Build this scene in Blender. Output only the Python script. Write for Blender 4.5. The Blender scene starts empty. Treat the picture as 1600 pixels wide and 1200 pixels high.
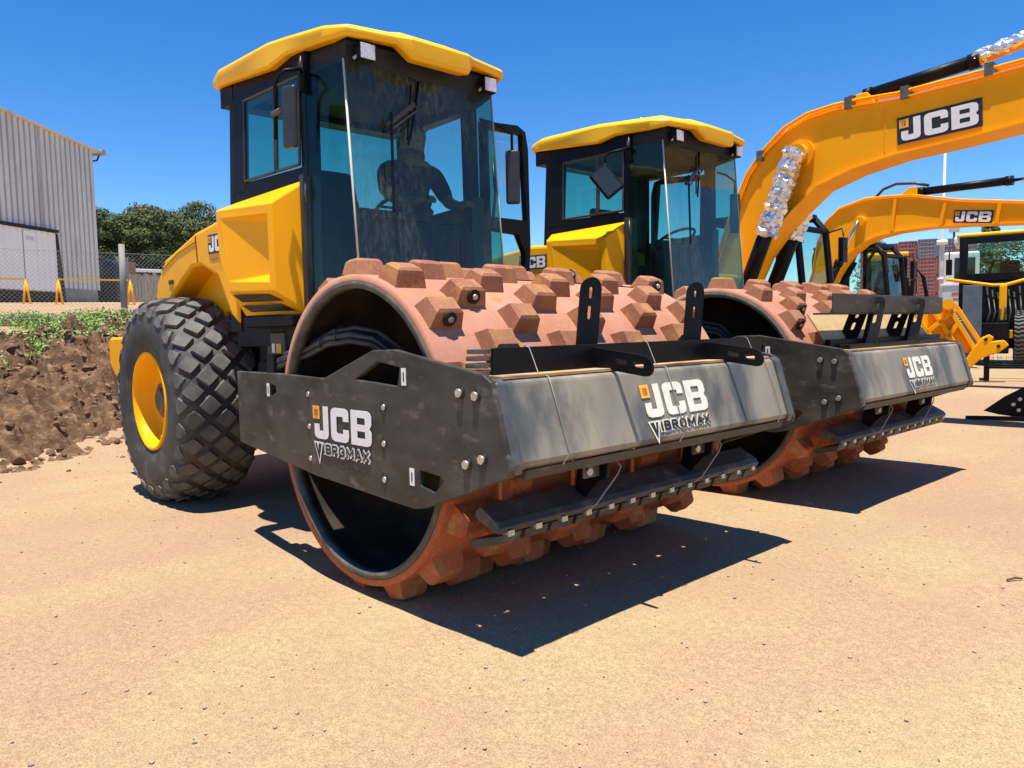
import bpy, math, random
from mathutils import Vector, Matrix, noise
R = math.radians
C = bpy.context.scene.collection
S = bpy.context.scene

# ------------------------------------------------ camera, light, exposure
cd = bpy.data.cameras.new('camera'); cam = bpy.data.objects.new('camera', cd); C.objects.link(cam)
cd.sensor_width = 36; cd.lens = 26.80; cd.clip_end = 2000; cd.clip_start = .05
yaw, pit, rol = 2.3917, -.0706, -.0213
fw = Vector((math.cos(pit)*math.cos(yaw), math.cos(pit)*math.sin(yaw), math.sin(pit)))
rt = fw.cross(Vector((0, 0, 1))).normalized(); up = rt.cross(fw)
rt2 = rt*math.cos(rol) + up*math.sin(rol); up2 = -rt*math.sin(rol) + up*math.cos(rol)
mt = Matrix((rt2, up2, -fw)).transposed().to_4x4(); mt.translation = Vector((3.2127, -2.993, 1.2753))
cam.matrix_world = mt; S.camera = cam
S.view_settings.view_transform = 'Standard'; S.view_settings.look = 'None'
S.view_settings.gamma = 1; S.view_settings.use_curve_mapping = False
S.view_settings.exposure = 0.78
SUNV = Vector((.085, -.135, 1)).normalized()
w = bpy.data.worlds.new('World'); S.world = w; w.use_nodes = True
nt = w.node_tree; bg = nt.nodes['Background']
sk = nt.nodes.new('ShaderNodeTexSky'); sk.sky_type = 'NISHITA'; sk.sun_disc = False
sk.sun_elevation = math.asin(SUNV.z); sk.sun_rotation = math.atan2(SUNV.x, SUNV.y)
sk.air_density = 1.0; sk.dust_density = 0; sk.ozone_density = 3.0; sk.altitude = 1200
hs = nt.nodes.new('ShaderNodeHueSaturation'); hs.inputs['Saturation'].default_value = 1.36; hs.inputs['Hue'].default_value = .506
nt.links.new(sk.outputs[0], hs.inputs['Color']); nt.links.new(hs.outputs[0], bg.inputs[0]); bg.inputs[1].default_value = .108
sd = bpy.data.lights.new('sun', 'SUN'); sd.energy = 4.8; sd.angle = R(.5); sd.color = (1, .955, .88)
so = bpy.data.objects.new('sun', sd); C.objects.link(so); so.location = (0, 0, 30)
so.rotation_euler = SUNV.to_track_quat('Z', 'Y').to_euler()
S.cycles.max_bounces = 8; S.cycles.transparent_max_bounces = 16; S.cycles.caustics_reflective = False
S.cycles.caustics_refractive = False

# ------------------------------------------------ materials
def newmat(name):
    m = bpy.data.materials.new(name); m.use_nodes = True
    return m, m.node_tree, m.node_tree.nodes['Principled BSDF']
def N(nt, t, **k):
    n = nt.nodes.new(t)
    for a, v in k.items():
        if a.startswith('i_'):
            key = a[2:]; key = int(key) if key.isdigit() else key
            n.inputs[key].default_value = v
        else: setattr(n, a, v)
    return n
def noisetex(nt, scale, det=4, stretch=(1, 1, 1), rough=.55, off=(0, 0, 0), world=False):
    tc = N(nt, 'ShaderNodeTexCoord'); mp = N(nt, 'ShaderNodeMapping')
    mp.inputs['Scale'].default_value = stretch; mp.inputs['Location'].default_value = off
    nt.links.new(tc.outputs['Object'], mp.inputs[0])
    n = N(nt, 'ShaderNodeTexNoise'); n.inputs['Scale'].default_value = scale
    n.inputs['Detail'].default_value = det; n.inputs['Roughness'].default_value = rough
    nt.links.new(mp.outputs[0], n.inputs['Vector']); return n
def ramp(nt, src, a, b, ca=(0, 0, 0, 1), cb=(1, 1, 1, 1)):
    r = N(nt, 'ShaderNodeValToRGB'); r.color_ramp.elements[0].position = a; r.color_ramp.elements[1].position = b
    r.color_ramp.elements[0].color = ca; r.color_ramp.elements[1].color = cb
    nt.links.new(src, r.inputs[0]); return r
def mix(nt, fac, a, b):
    m = N(nt, 'ShaderNodeMix', data_type='RGBA')
    if isinstance(fac, (int, float)): m.inputs[0].default_value = fac
    else: nt.links.new(fac, m.inputs[0])
    for i, v in ((6, a), (7, b)):
        if isinstance(v, tuple): m.inputs[i].default_value = (*v[:3], 1)
        else: nt.links.new(v, m.inputs[i])
    return m.outputs[2]
def M(name, c, c2=None, scale=6, lo=.4, hi=.7, rough=.5, metal=0, bump=0, bscale=60, coat=0, stretch=(1, 1, 1),
      c3=None, scale3=25, lo3=.55, hi3=.75, rvar=0, spec=.5):
    m, nt, b = newmat(name)
    b.inputs['Roughness'].default_value = rough; b.inputs['Metallic'].default_value = metal
    b.inputs['Coat Weight'].default_value = coat; b.inputs['Specular IOR Level'].default_value = spec
    b.inputs['Coat Roughness'].default_value = .12
    col = (*c, 1); out = None
    if c2:
        n = noisetex(nt, scale, 5, stretch); r = ramp(nt, n.outputs[0], lo, hi)
        out = mix(nt, r.outputs[0], c, c2)
        if rvar:
            mr = N(nt, 'ShaderNodeMapRange'); mr.inputs[3].default_value = rough; mr.inputs[4].default_value = rough + rvar
            nt.links.new(r.outputs[0], mr.inputs[0]); nt.links.new(mr.outputs[0], b.inputs['Roughness'])
    if c3:
        n = noisetex(nt, scale3, 6, stretch, off=(3, 5, 7)); r = ramp(nt, n.outputs[0], lo3, hi3)
        out = mix(nt, r.outputs[0], out if out else c, c3)
    if out: nt.links.new(out, b.inputs['Base Color'])
    else: b.inputs['Base Color'].default_value = col
    if bump:
        n = noisetex(nt, bscale, 5); bp = N(nt, 'ShaderNodeBump'); bp.inputs['Strength'].default_value = bump
        bp.inputs['Distance'].default_value = .01
        nt.links.new(n.outputs[0], bp.inputs['Height']); nt.links.new(bp.outputs[0], b.inputs['Normal'])
    return m
YEL = M('yellow_paint', (.97, .43, .004), (.93, .40, .005), 3, .45, .75, rough=.42, coat=.0, spec=.12, bump=.02, bscale=9, c3=(.75, .40, .08), scale3=14, lo3=.66, hi3=.9)
YEL2 = M('yellow_boom_paint', (.96, .40, .004), (.90, .36, .005), 2, .45, .75, rough=.42, coat=.0, spec=.12, c3=(.58, .33, .12), scale3=9, lo3=.66, hi3=.85)
ROOFY = M('roof_yellow', (.95, .50, .008), (.92, .50, .02), 5, .45, .8, rough=.45, spec=.3, bump=.02, bscale=30)
BLK = M('black_paint', (.0045, .0048, .006), (.015, .013, .011), 4, .5, .8, rough=.42, rvar=.25, spec=.16)
DUSTBLK = M('dusty_black_steel', (.034, .030, .025), (.098, .082, .064), 3.2, .35, .75, rough=.42, stretch=(1, 1, 2.2), rvar=.2,
            c3=(.22, .18, .135), scale3=7, lo3=.58, hi3=.82, bump=.03, bscale=25, spec=.25)
BEAM = M('worn_grey_steel', (.22, .195, .145), (.36, .305, .215), 2.6, .35, .68, rough=.42, rvar=.2, metal=.1, stretch=(1, 1, .5),
         c3=(.085, .088, .080), scale3=2.6, lo3=.49, hi3=.62, bump=.03, bscale=18)
EDGE = M('worn_edge_steel', (.13, .12, .105), (.09, .085, .078), 12, .4, .6, rough=.4, metal=.3)
OCHRE = M('dusty_ochre_steel', (.42, .25, .09), (.52, .38, .22), 9, .4, .65, rough=.85, stretch=(1, .3, 1), c3=(.15, .07, .03), scale3=6, lo3=.55, hi3=.7)
CREAM = M('cream_dusty_steel', (.50, .36, .18), (.42, .27, .13), 5, .4, .65, rough=.8, bump=.05)
def drummat(name, d1, d2, d3, wear):
    m, nt, b = newmat(name); b.inputs['Roughness'].default_value = .75; b.inputs['Specular IOR Level'].default_value = .2
    n1 = noisetex(nt, 2.4, 6); r1 = ramp(nt, n1.outputs[0], .35, .68)
    n2 = noisetex(nt, 9, 8, rough=.65, off=(2, 1, 5)); r2 = ramp(nt, n2.outputs[0], .52, .72)
    n3 = noisetex(nt, 55, 5, off=(8, 3, 1)); r3 = ramp(nt, n3.outputs[0], .55, .8)
    rust = mix(nt, r1.outputs[0], (.34, .085, .032), (.42, .125, .055))
    rust = mix(nt, r2.outputs[0], rust, (.30, .11, .030))
    pale_layer = mix(nt, r1.outputs[0], d1, d2)
    pale_layer = mix(nt, r2.outputs[0], pale_layer, d3)
    # pale colours replace the rust colours towards the drum top, broken up by noise
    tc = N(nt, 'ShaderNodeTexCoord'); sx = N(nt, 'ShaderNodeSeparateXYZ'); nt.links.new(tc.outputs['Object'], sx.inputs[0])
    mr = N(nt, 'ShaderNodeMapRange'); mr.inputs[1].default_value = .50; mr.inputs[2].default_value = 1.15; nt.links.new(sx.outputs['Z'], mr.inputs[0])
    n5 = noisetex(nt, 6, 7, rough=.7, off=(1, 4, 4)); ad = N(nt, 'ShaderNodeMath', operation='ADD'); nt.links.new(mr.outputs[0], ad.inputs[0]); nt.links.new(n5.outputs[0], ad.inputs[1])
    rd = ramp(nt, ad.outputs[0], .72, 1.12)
    c = mix(nt, rd.outputs[0], rust, pale_layer)
    n4 = noisetex(nt, 5.5, 7, rough=.7, off=(6, 9, 2)); r4 = ramp(nt, n4.outputs[0], wear, wear + .08)
    c = mix(nt, r4.outputs[0], c, (.40, .19, .06))
    m3 = N(nt, 'ShaderNodeMath', operation='MULTIPLY'); nt.links.new(r3.outputs[0], m3.inputs[0]); m3.inputs[1].default_value = .6
    c = mix(nt, m3.outputs[0], c, (.50, .30, .19))
    nt.links.new(c, b.inputs['Base Color'])
    bp = N(nt, 'ShaderNodeBump'); bp.inputs['Strength'].default_value = .25; bp.inputs['Distance'].default_value = .012
    nt.links.new(n2.outputs[0], bp.inputs['Height']); nt.links.new(bp.outputs[0], b.inputs['Normal'])
    return m
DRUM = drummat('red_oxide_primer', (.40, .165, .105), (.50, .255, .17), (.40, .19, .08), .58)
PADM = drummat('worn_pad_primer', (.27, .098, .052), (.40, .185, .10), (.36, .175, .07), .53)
DRUMIN = M('drum_inner_black', (.020, .015, .011), (.050, .033, .020), 5, rough=.8, spec=.15)
RIMGREY = M('drum_rim_grey', (.075, .068, .055), (.15, .13, .10), 12, rough=.6, spec=.25)
RUB = M('tyre_rubber', (.030, .029, .027), (.060, .055, .047), 3, .35, .7, rough=.66, c3=(.13, .108, .08), scale3=8, lo3=.52, hi3=.82, bump=.04, bscale=80)
RUBT = M('tyre_tread_rubber', (.075, .072, .066), (.145, .137, .12), 9, .35, .7, rough=.75, bump=.08, bscale=90)
HOSE = M('hose_rubber', (.02, .02, .02), (.05, .047, .042), 20, rough=.45)
INT = M('cab_interior', (.010, .012, .013), (.018, .020, .021), 8, rough=.7)
SEATM = M('seat_fabric', (.012, .014, .016), rough=.9)
GALV = M('galvanised_bolt', (.55, .53, .48), (.42, .40, .36), 30, rough=.35, metal=.6)
WHITE = M('white_marking', (.82, .79, .76), (.76, .72, .68), 18, rough=.5)
WHITEC = M('cream_marking', (.80, .76, .62), (.66, .62, .48), 18, rough=.5)
MARKY = M('yellow_marking', (.85, .42, .03), rough=.5)
MARKR = M('red_marking', (.45, .10, .02), rough=.5)
MARKK = M('black_marking', (.012, .012, .012), rough=.5)
LENS = M('lamp_lens', (.75, .75, .78), (.5, .5, .52), 90, rough=.15)
TRIM = M('pale_glass_trim', (.62, .58, .45), rough=.5)
MIRR = M('mirror_back_plastic', (.028, .024, .022), (.045, .035, .03), 9, rough=.35)
WIREM = M('steel_wire', (.26, .24, .20), rough=.5, metal=.3)
FOIL = M('crumpled_foil', (.92, .90, .87), (.62, .58, .54), 14, rough=.30, metal=.85, bump=1.0, bscale=22)
CHROME = M('chrome_rod', (.7, .7, .7), rough=.15, metal=1)
def glassmat(name, tint, pale_layer=.0, dscale=6, coat=1.0):
    m = bpy.data.materials.new(name); m.use_nodes = True; nt = m.node_tree; nt.nodes.clear()
    o = N(nt, 'ShaderNodeOutputMaterial'); t = N(nt, 'ShaderNodeBsdfTransparent'); t.inputs[0].default_value = (*tint, 1)
    g = N(nt, 'ShaderNodeBsdfGlossy'); g.inputs['Roughness'].default_value = .02; g.inputs[0].default_value = (.9, .95, 1, 1)
    f0 = N(nt, 'ShaderNodeLayerWeight'); f0.inputs[0].default_value = .5
    f1 = N(nt, 'ShaderNodeMath', operation='POWER'); nt.links.new(f0.outputs['Facing'], f1.inputs[0]); f1.inputs[1].default_value = 4.5
    f = N(nt, 'ShaderNodeMath', operation='MULTIPLY_ADD'); nt.links.new(f1.outputs[0], f.inputs[0]); f.inputs[1].default_value = .9; f.inputs[2].default_value = .022
    mx = N(nt, 'ShaderNodeMixShader')
    nt.links.new(f.outputs[0], mx.inputs[0]); nt.links.new(t.outputs[0], mx.inputs[1]); nt.links.new(g.outputs[0], mx.inputs[2])
    last = mx
    if pale_layer:
        d = N(nt, 'ShaderNodeBsdfDiffuse'); d.inputs[0].default_value = (.55, .52, .46, 1)
        n = noisetex(nt, 40, 6, (1, 1, .35), rough=.75); r = ramp(nt, n.outputs[0], .46, .72)
        n2 = noisetex(nt, 1.4, 3, off=(0, 1.2, .4)); r2 = ramp(nt, n2.outputs[0], .38, .62)
        mu = N(nt, 'ShaderNodeMath', operation='MULTIPLY'); nt.links.new(r.outputs[0], mu.inputs[0]); nt.links.new(r2.outputs[0], mu.inputs[1])
        ad = N(nt, 'ShaderNodeMath', operation='MULTIPLY_ADD'); nt.links.new(mu.outputs[0], ad.inputs[0]); ad.inputs[1].default_value = pale_layer; ad.inputs[2].default_value = pale_layer*.13
        m2 = N(nt, 'ShaderNodeMixShader'); nt.links.new(ad.outputs[0], m2.inputs[0]); nt.links.new(mx.outputs[0], m2.inputs[1]); nt.links.new(d.outputs[0], m2.inputs[2])
        last = m2
    nt.links.new(last.outputs[0], o.inputs[0]); return m
GL = glassmat('tinted_cab_glass', (.60, .83, .76), .02)
GLF = glassmat('dusty_windscreen_glass', (.62, .84, .79), .17)
GL2 = glassmat('clear_door_glass', (.72, .88, .86), .02)

# ------------------------------------------------ mesh helpers
class MB:
    def __init__(s): s.v = []; s.f = []; s.sm = set()
    def add(s, vs, fs, smooth=False):
        o = len(s.v); s.v += [Vector(v) for v in vs]
        for f in fs:
            if smooth: s.sm.add(len(s.f))
            s.f.append([i + o for i in f])
        return s
    def box(s, x0, x1, y0, y1, z0, z1, mat=None):
        vs = [Vector((x, y, z)) for z in (z0, z1) for y in (y0, y1) for x in (x0, x1)]
        if mat: vs = [mat @ v for v in vs]
        return s.add(vs, [(0, 2, 3, 1), (4, 5, 7, 6), (0, 1, 5, 4), (2, 6, 7, 3), (0, 4, 6, 2), (1, 3, 7, 5)])
    def hexa(s, lo, hi):   # two quads
        return s.add(list(lo) + list(hi), [(3, 2, 1, 0), (4, 5, 6, 7)] + [(i, (i+1) % 4, 4 + (i+1) % 4, 4 + i) for i in range(4)])
    def prism(s, poly, axis, a, b, b_poly=None):
        def P(p, t):
            return {'x': (t, p[0], p[1]), 'y': (p[0], t, p[1]), 'z': (p[0], p[1], t)}[axis]
        n = len(poly); q = b_poly or poly
        return s.add([P(p, a) for p in poly] + [P(p, b) for p in q],
                     [list(range(n))[::-1], list(range(n, 2*n))] + [(i, (i+1) % n, n + (i+1) % n, n + i) for i in range(n)])
    def tube(s, pts, r, n=10, cap=True, smooth=True):
        pts = [Vector(p) for p in pts]; rs = r if isinstance(r, (list, tuple)) else [r]*len(pts)
        rings = []; prev = None
        for i, p in enumerate(pts):
            d = (pts[min(i+1, len(pts)-1)] - pts[max(i-1, 0)]).normalized()
            if prev is None: u = d.orthogonal().normalized()
            else: u = (prev - d*prev.dot(d)).normalized()
            prev = u; v = d.cross(u)
            rings.append([p + (u*math.cos(2*math.pi*k/n) + v*math.sin(2*math.pi*k/n))*rs[i] for k in range(n)])
        fs = []
        for i in range(len(pts)-1):
            for k in range(n): fs.append((i*n+k, i*n+(k+1) % n, (i+1)*n+(k+1) % n, (i+1)*n+k))
        s.add([q for rg in rings for q in rg], fs, smooth)
        if cap:
            o = len(s.v) - n*len(pts); s.f.append([o + k for k in range(n)][::-1]); s.f.append([len(s.v) - n + k for k in range(n)])
        return s
    def lathe_y(s, prof, c, n=64, smooth=True):   # profile (y, r) around an axis parallel to Y through c=(x,z)
        m = len(prof); vs = []
        for i in range(n):
            a = 2*math.pi*i/n
            for y, r in prof: vs.append((c[0]+r*math.cos(a), y, c[1]+r*math.sin(a)))
        return s.add(vs, [(i*m+j, i*m+j+1, ((i+1) % n)*m+j+1, ((i+1) % n)*m+j) for i in range(n) for j in range(m-1)], smooth)
    def build(s, name, mat, parent=None, bevel=0, smooth_all=False, seg=2):
        me = bpy.data.meshes.new(name); me.from_pydata([tuple(v) for v in s.v], [], s.f)
        me.materials.append(mat)
        for i in (range(len(s.f)) if smooth_all else s.sm): me.polygons[i].use_smooth = True
        me.validate(); me.update()
        o = bpy.data.objects.new(name, me); C.objects.link(o)
        if parent: o.parent = parent
        if bevel:
            b = o.modifiers.new('bevel', 'BEVEL'); b.width = bevel; b.segments = seg; b.limit_method = 'ANGLE'; b.angle_limit = R(35)
        return o
def islands(mb, name, mat, parent, bevel=0):
    par = list(range(len(mb.v)))
    def find(a):
        while par[a] != a: par[a] = par[par[a]]; a = par[a]
        return a
    for f in mb.f:
        for k in f[1:]: par[find(k)] = find(f[0])
    grp = {}
    for i, f in enumerate(mb.f): grp.setdefault(find(f[0]), []).append(i)
    for g in grp.values():
        q = MB(); mp = {}
        for i in g:
            for k in mb.f[i]:
                if k not in mp: mp[k] = len(q.v); q.v.append(mb.v[k])
            if i in mb.sm: q.sm.add(len(q.f))
            q.f.append([mp[k] for k in mb.f[i]])
        q.build(name, mat, parent, bevel)
def thing(name, label, cat, loc=(0, 0, 0), rz=0, group=None):
    o = bpy.data.objects.new(name, None); C.objects.link(o); o.location = loc; o.rotation_euler = (0, 0, rz)
    o['label'] = label; o['category'] = cat
    if group: o['group'] = group
    return o
def tag(o, label, cat, group=None):
    o['label'] = label; o['category'] = cat
    if group: o['group'] = group
    return o
def struct(o): o['kind'] = 'structure'; return o
def stuff(o, label=None, cat=None):
    o['kind'] = 'stuff'
    if label: o['label'] = label; o['category'] = cat
    return o
def copy_tree(o, parent=None):
    c = o.copy(); C.objects.link(c); c.parent = parent
    for ch in list(o.children): copy_tree(ch, c)
    return c
# ---- lettering
LET = {'J': [(0, .45), (0, .16), (.04, .05), (.16, 0), (.50, 0), (.62, .05), (.66, .16), (.66, 1), (.42, 1), (.42, .25), (.24, .25), (.24, .45)],
       'C': [(0, .16), (.04, .05), (.16, 0), (.62, 0), (.74, .05), (.78, .16), (.78, .38), (.54, .38), (.54, .25), (.28, .25), (.25, .28), (.25, .72), (.28, .75), (.54, .75), (.54, .62), (.78, .62), (.78, .84), (.74, .95), (.62, 1), (.16, 1), (.04, .95), (0, .84)],
       'B': [(0, 0), (.66, 0), (.79, .05), (.84, .16), (.84, .38), (.76, .5), (.84, .62), (.84, .84), (.79, .95), (.66, 1), (0, 1)]}
BH = [[(.26, .21), (.58, .21), (.58, .41), (.26, .41)], [(.26, .60), (.58, .60), (.58, .79), (.26, .79)]]
BPOLY = [[(0, 0), (.26, 0), (.26, 1), (0, 1)],
         [(.26, 1), (.26, .79), (.58, .79), (.58, .60), (.26, .60), (.26, .41), (.58, .41), (.58, .21), (.26, .21), (.26, 0), (.66, 0), (.79, .05), (.84, .16), (.84, .38), (.76, .5), (.84, .62), (.84, .84), (.79, .95), (.66, 1)]]
def decal(polys, org, U, V, name, mat, parent, off=0.0, th=.0015):
    org, U, V = Vector(org), Vector(U), Vector(V); n = U.cross(V).normalized(); mb = MB()
    for p in polys:
        k = len(p)
        a = [org + U*u + V*v + n*off for u, v in p]; b = [q + n*th for q in a]
        mb.add(a + b, [list(range(k))[::-1], list(range(k, 2*k))] + [(i, (i+1) % k, k+(i+1) % k, k+i) for i in range(k)])
    return mb.build(name, mat, parent)
def textmesh(txt, offset=0.0, size=1.0, spacing=1.0):
    cu = bpy.data.curves.new('lettering', 'FONT'); cu.body = txt; cu.size = size; cu.offset = offset; cu.space_character = spacing
    o = bpy.data.objects.new('lettering', cu); C.objects.link(o); bpy.context.view_layer.update()
    me = bpy.data.meshes.new_from_object(o.evaluated_get(bpy.context.evaluated_depsgraph_get()))
    C.objects.unlink(o); bpy.data.objects.remove(o)
    return [v.co.copy() for v in me.vertices], [list(p.vertices) for p in me.polygons]
def lettering(txt, org, U, V, name, mat, parent, width=None, height=None, offset=0.0, off=.002, ref=None):
    vs, fs = textmesh(txt, offset, spacing=1.1)
    rv = ref or vs
    x0, x1 = min(v.x for v in rv), max(v.x for v in rv); y0, y1 = min(v.y for v in rv), max(v.y for v in rv)
    org, U, V = Vector(org), Vector(U), Vector(V); n = U.cross(V).normalized(); mb = MB()
    W = width or (x1-x0)/(y1-y0)*height
    mb.add([org + U*((v.x-x0)/(x1-x0)*W) + V*((v.y-y0)/(y1-y0)*height) + n*off for v in vs], fs)
    return mb.build(name, mat, parent), rv
STK = {'I': (.26, [[(.13, 0), (.13, 1)]]), 'B': (.62, [[(.13, 0), (.13, 1), (.42, 1), (.5, .9), (.5, .62), (.42, .53), (.13, .53)], [(.42, .53), (.52, .43), (.52, .12), (.42, 0), (.13, 0)]]),
       'R': (.64, [[(.13, 0), (.13, 1), (.42, 1), (.5, .9), (.5, .6), (.42, .48), (.13, .48)], [(.34, .48), (.54, 0)]]), 'O': (.68, [[(.13, .25), (.13, .75), (.25, 1), (.43, 1), (.55, .75), (.55, .25), (.43, 0), (.25, 0), (.13, .25)]]),
       'M': (.80, [[(.13, 0), (.13, 1), (.40, .25), (.67, 1), (.67, 0)]]), 'A': (.66, [[(.10, 0), (.33, 1), (.56, 0)], [(.19, .28), (.47, .28)]]), 'X': (.62, [[(.10, 0), (.54, 1)], [(.10, 1), (.54, 0)]])}
def stroke_word(txt, org, U, V, Wd, Hh, th, name, mat, parent, off):
    tot = sum(STK[c][0] for c in txt); kx, ky = Wd/tot, Hh; U, V = Vector(U).normalized(), Vector(V).normalized(); n = U.cross(V).normalized(); mb = MB(); x = 0; q_ = 0
    for c in txt:
        for st in STK[c][1]:
            for (a, b), (c2, d) in zip(st, st[1:]):
                p, q = Vector(((x+a)*kx, b*ky)), Vector(((x+c2)*kx, d*ky)); e = (q-p).normalized(); m = Vector((-e.y, e.x))*th/2; p = p - e*th*.38; q = q + e*th*.38; q_ += 1
                lift = off + q_*.00004
                mb.add([Vector(org) + U*w.x + V*w.y + n*lift for w in (p-m, q-m, q+m, p+m)], [(0, 1, 2, 3)])
        x += STK[c][0]
    return mb.build(name, mat, parent)
def maker_logo(org, U, V, h, parent, white=WHITE, panel=False, sub=True, off=.002):
    """block capitals with a small yellow square; U,V unit vectors, org = lower-left of the capitals, h = capital height"""
    U, V = Vector(U)*h*1.28, Vector(V)*h
    if panel:
        p = decal([[(-.14, -.12), (2.62, -.12), (2.62, 1.12), (-.14, 1.12)]], org, U, V, 'logo_panel', MARKK, parent, off); off += .003
    polys = [LET['J'], [(a+.78, b) for a, b in LET['C']]] + [[(a+1.66, b) for a, b in q] for q in BPOLY]
    decal(polys, org, U, V, 'logo_letters', white, parent, off)
    decal([[(-.06, .60), (.26, .60), (.26, 1.0), (-.06, 1.0)]], org, U, V, 'logo_square', MARKY, parent, off)
    decal([[(.03, .70), (.07, .70), (.07, .9), (.03, .9)], [(.10, .70), (.17, .70), (.17, .9), (.10, .9)]], org, U, V, 'logo_mark', MARKR, parent, off + .002)
    if sub:
        o1 = Vector(org) + U*(.02) + V*(-.46); o2 = Vector(org) + U*.36 + V*(-.41)
        UU, VV = U.normalized(), V.normalized()
        stroke_word('IBROMAX', o2, UU, VV, 2.62*h, .235*h, .150*h, 'model_lettering_outline', white, parent, off)
        decal([[(-.07, .36), (.36, .36), (.17, -.34)]], o1, U, V, 'lettering_tail', white, parent, off)
        decal([[(.0, .31), (.29, .31), (.168, -.18)]], o1, U, V, 'lettering_tail', MARKK, parent, off + .002)
        decal([[(.11, .35), (.19, .35), (.155, .10)]], o1, U, V, 'lettering_tail', white, parent, off + .004)
        stroke_word('IBROMAX', o2, UU, VV, 2.62*h, .235*h, .072*h, 'model_lettering', MARKK, parent, off + .0045)
SCRAP = M('dusty_scraper_steel', (.035, .036, .037), (.080, .075, .068), 4, .35, .7, rough=.5, spec=.3, c3=(.20, .13, .08), scale3=9, lo3=.55, hi3=.75)
# ------------------------------------------------ road roller
CZ = .805
def frustum_pad(mb, th, y, hx, hy, R0, R1, k=.58, rnd=random):
    # tangential half hx, axial half hy at the base; k shrinks the top
    ct, st = math.cos(th), math.sin(th); e = Vector((ct, 0, st)); t = Vector((-st, 0, ct)); c = Vector((0, 0, CZ))
    def P(a, b, r): return c + e*r + t*a + Vector((0, y+b, 0))
    h1 = R0 + (R1-R0)*.86
    lo = [P(-hx, -hy, R0-.02), P(hx, -hy, R0-.02), P(hx, hy, R0-.02), P(-hx, hy, R0-.02)]
    kk = k+.06
    mi = [P(-hx*kk, -hy*(kk+.14), h1), P(hx*kk, -hy*(kk+.14), h1), P(hx*kk, hy*(kk+.14), h1), P(-hx*kk, hy*(kk+.14), h1)]
    k2 = k-.10
    tp = [P(-hx*k2, -hy*(k2+.14), R1), P(hx*k2, -hy*(k2+.14), R1), P(hx*k2, hy*(k2+.14), R1), P(-hx*k2, hy*(k2+.14), R1)]
    mb.add(lo+mi+tp, [(i, (i+1) % 4, 4+(i+1) % 4, 4+i) for i in range(4)] + [(4+i, 4+(i+1) % 4, 8+(i+1) % 4, 8+i) for i in range(4)] + [(8, 9, 10, 11)])
def drum(root, seed):
    rnd = random.Random(seed)
    mb = MB(); W = 1.05; R0 = .752
    mb.lathe_y([(-W, R0-.03), (-W, R0), (-W+.01, R0), (W-.01, R0), (W, R0), (W, R0-.03), (-W, R0-.03)], (0, CZ), 128, False)
    for i in range(len(mb.f)): mb.sm.add(i)
    nshell = len(mb.f); nA, nC = 15, 9; holes = MB(); bolts = MB()
    for c in range(nC):
        y = -W+.125 + c*(2*W-.25)/(nC-1)
        for a in range(nA):
            th = 2*math.pi*(a + (.5 if c % 2 else 0) + .045*abs(c-4))/nA + (seed*.7) % .4 + rnd.uniform(-.01, .01)
            frustum_pad(mb, th, y + rnd.uniform(-.008, .008), (.078+rnd.uniform(-.004, .004)), (.090+rnd.uniform(-.006, .006)), R0, R0+.083)
            if (a + c//2) % 5 == 1:     # bolted split line
                for sgn in ((-1,)):
                    e = Vector((math.cos(th), 0, math.sin(th))); t = Vector((-math.sin(th), 0, math.cos(th)))
                    p = Vector((0, y, CZ)) + e*(R0+.043) + t*sgn*.056
                    nrm = (t*sgn*.93 + e*.36).normalized()
                    holes.tube([p, p + nrm*.016], [.034, .034], 16); bolts.tube([p + nrm*.012, p + nrm*.026], [.017, .012], 8)
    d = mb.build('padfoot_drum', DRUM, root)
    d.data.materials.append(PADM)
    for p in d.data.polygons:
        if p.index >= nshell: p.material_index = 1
    sm = MB(); L = []
    for k in range(40):
        y = -W + 2*W*k/39; th = 1.15 + seed*.5 - .42*(k/39); r = R0+.001
        L.append((r*math.cos(th), y, CZ+r*math.sin(th)))
    sm.tube(L, .0055, 5, smooth=False); sm.build('weld_seam', BLK, d)
    islands(holes, 'pad_bolt_socket', DRUMIN, d); islands(bolts, 'pad_bolt', GALV, d)
    mb = MB()
    for s in (-1, 1):
        mb.lathe_y([(s*(W-.0), R0-.032), (s*(W+.004), R0-.034), (s*(W+.004), R0-.064), (s*(W-.05), R0-.067), (s*(W-.05), R0-.032)], (0, CZ), 96)
    islands(mb, 'drum_end_ring', RIMGREY, d)
    mb = MB(); mb.lathe_y([(-W+.05, R0-.045), (-.62, R0-.045), (-.60, .30), (-.60, .0)], (0, CZ), 96)
    mb.lathe_y([(W-.05, R0-.045), (.62, R0-.045), (.60, .30), (.60, .0)], (0, CZ), 96)
    for k in range(6):
        a = k*math.pi/3+.3; mb.tube([(.22*math.cos(a), -.60, CZ+.22*math.sin(a)), (.22*math.cos(a), -.66, CZ+.22*math.sin(a))], .05, 10)
    islands(mb, 'drum_inner_wall', DRUMIN, d)
    for s in (-1, 1):
        mb = MB(); mb.tube([(0, s*.58, CZ), (0, s*.82, CZ)], .20, 28); mb.tube([(0, s*.82, CZ), (0, s*1.075, CZ)], .15, 24)
        mb.box(-.34, .34, min(s*.95, s*1.07), max(s*.95, s*1.07), CZ-.17, CZ+.17)
        mb.build('drum_hub', DUSTBLK, d)
    return d
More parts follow.
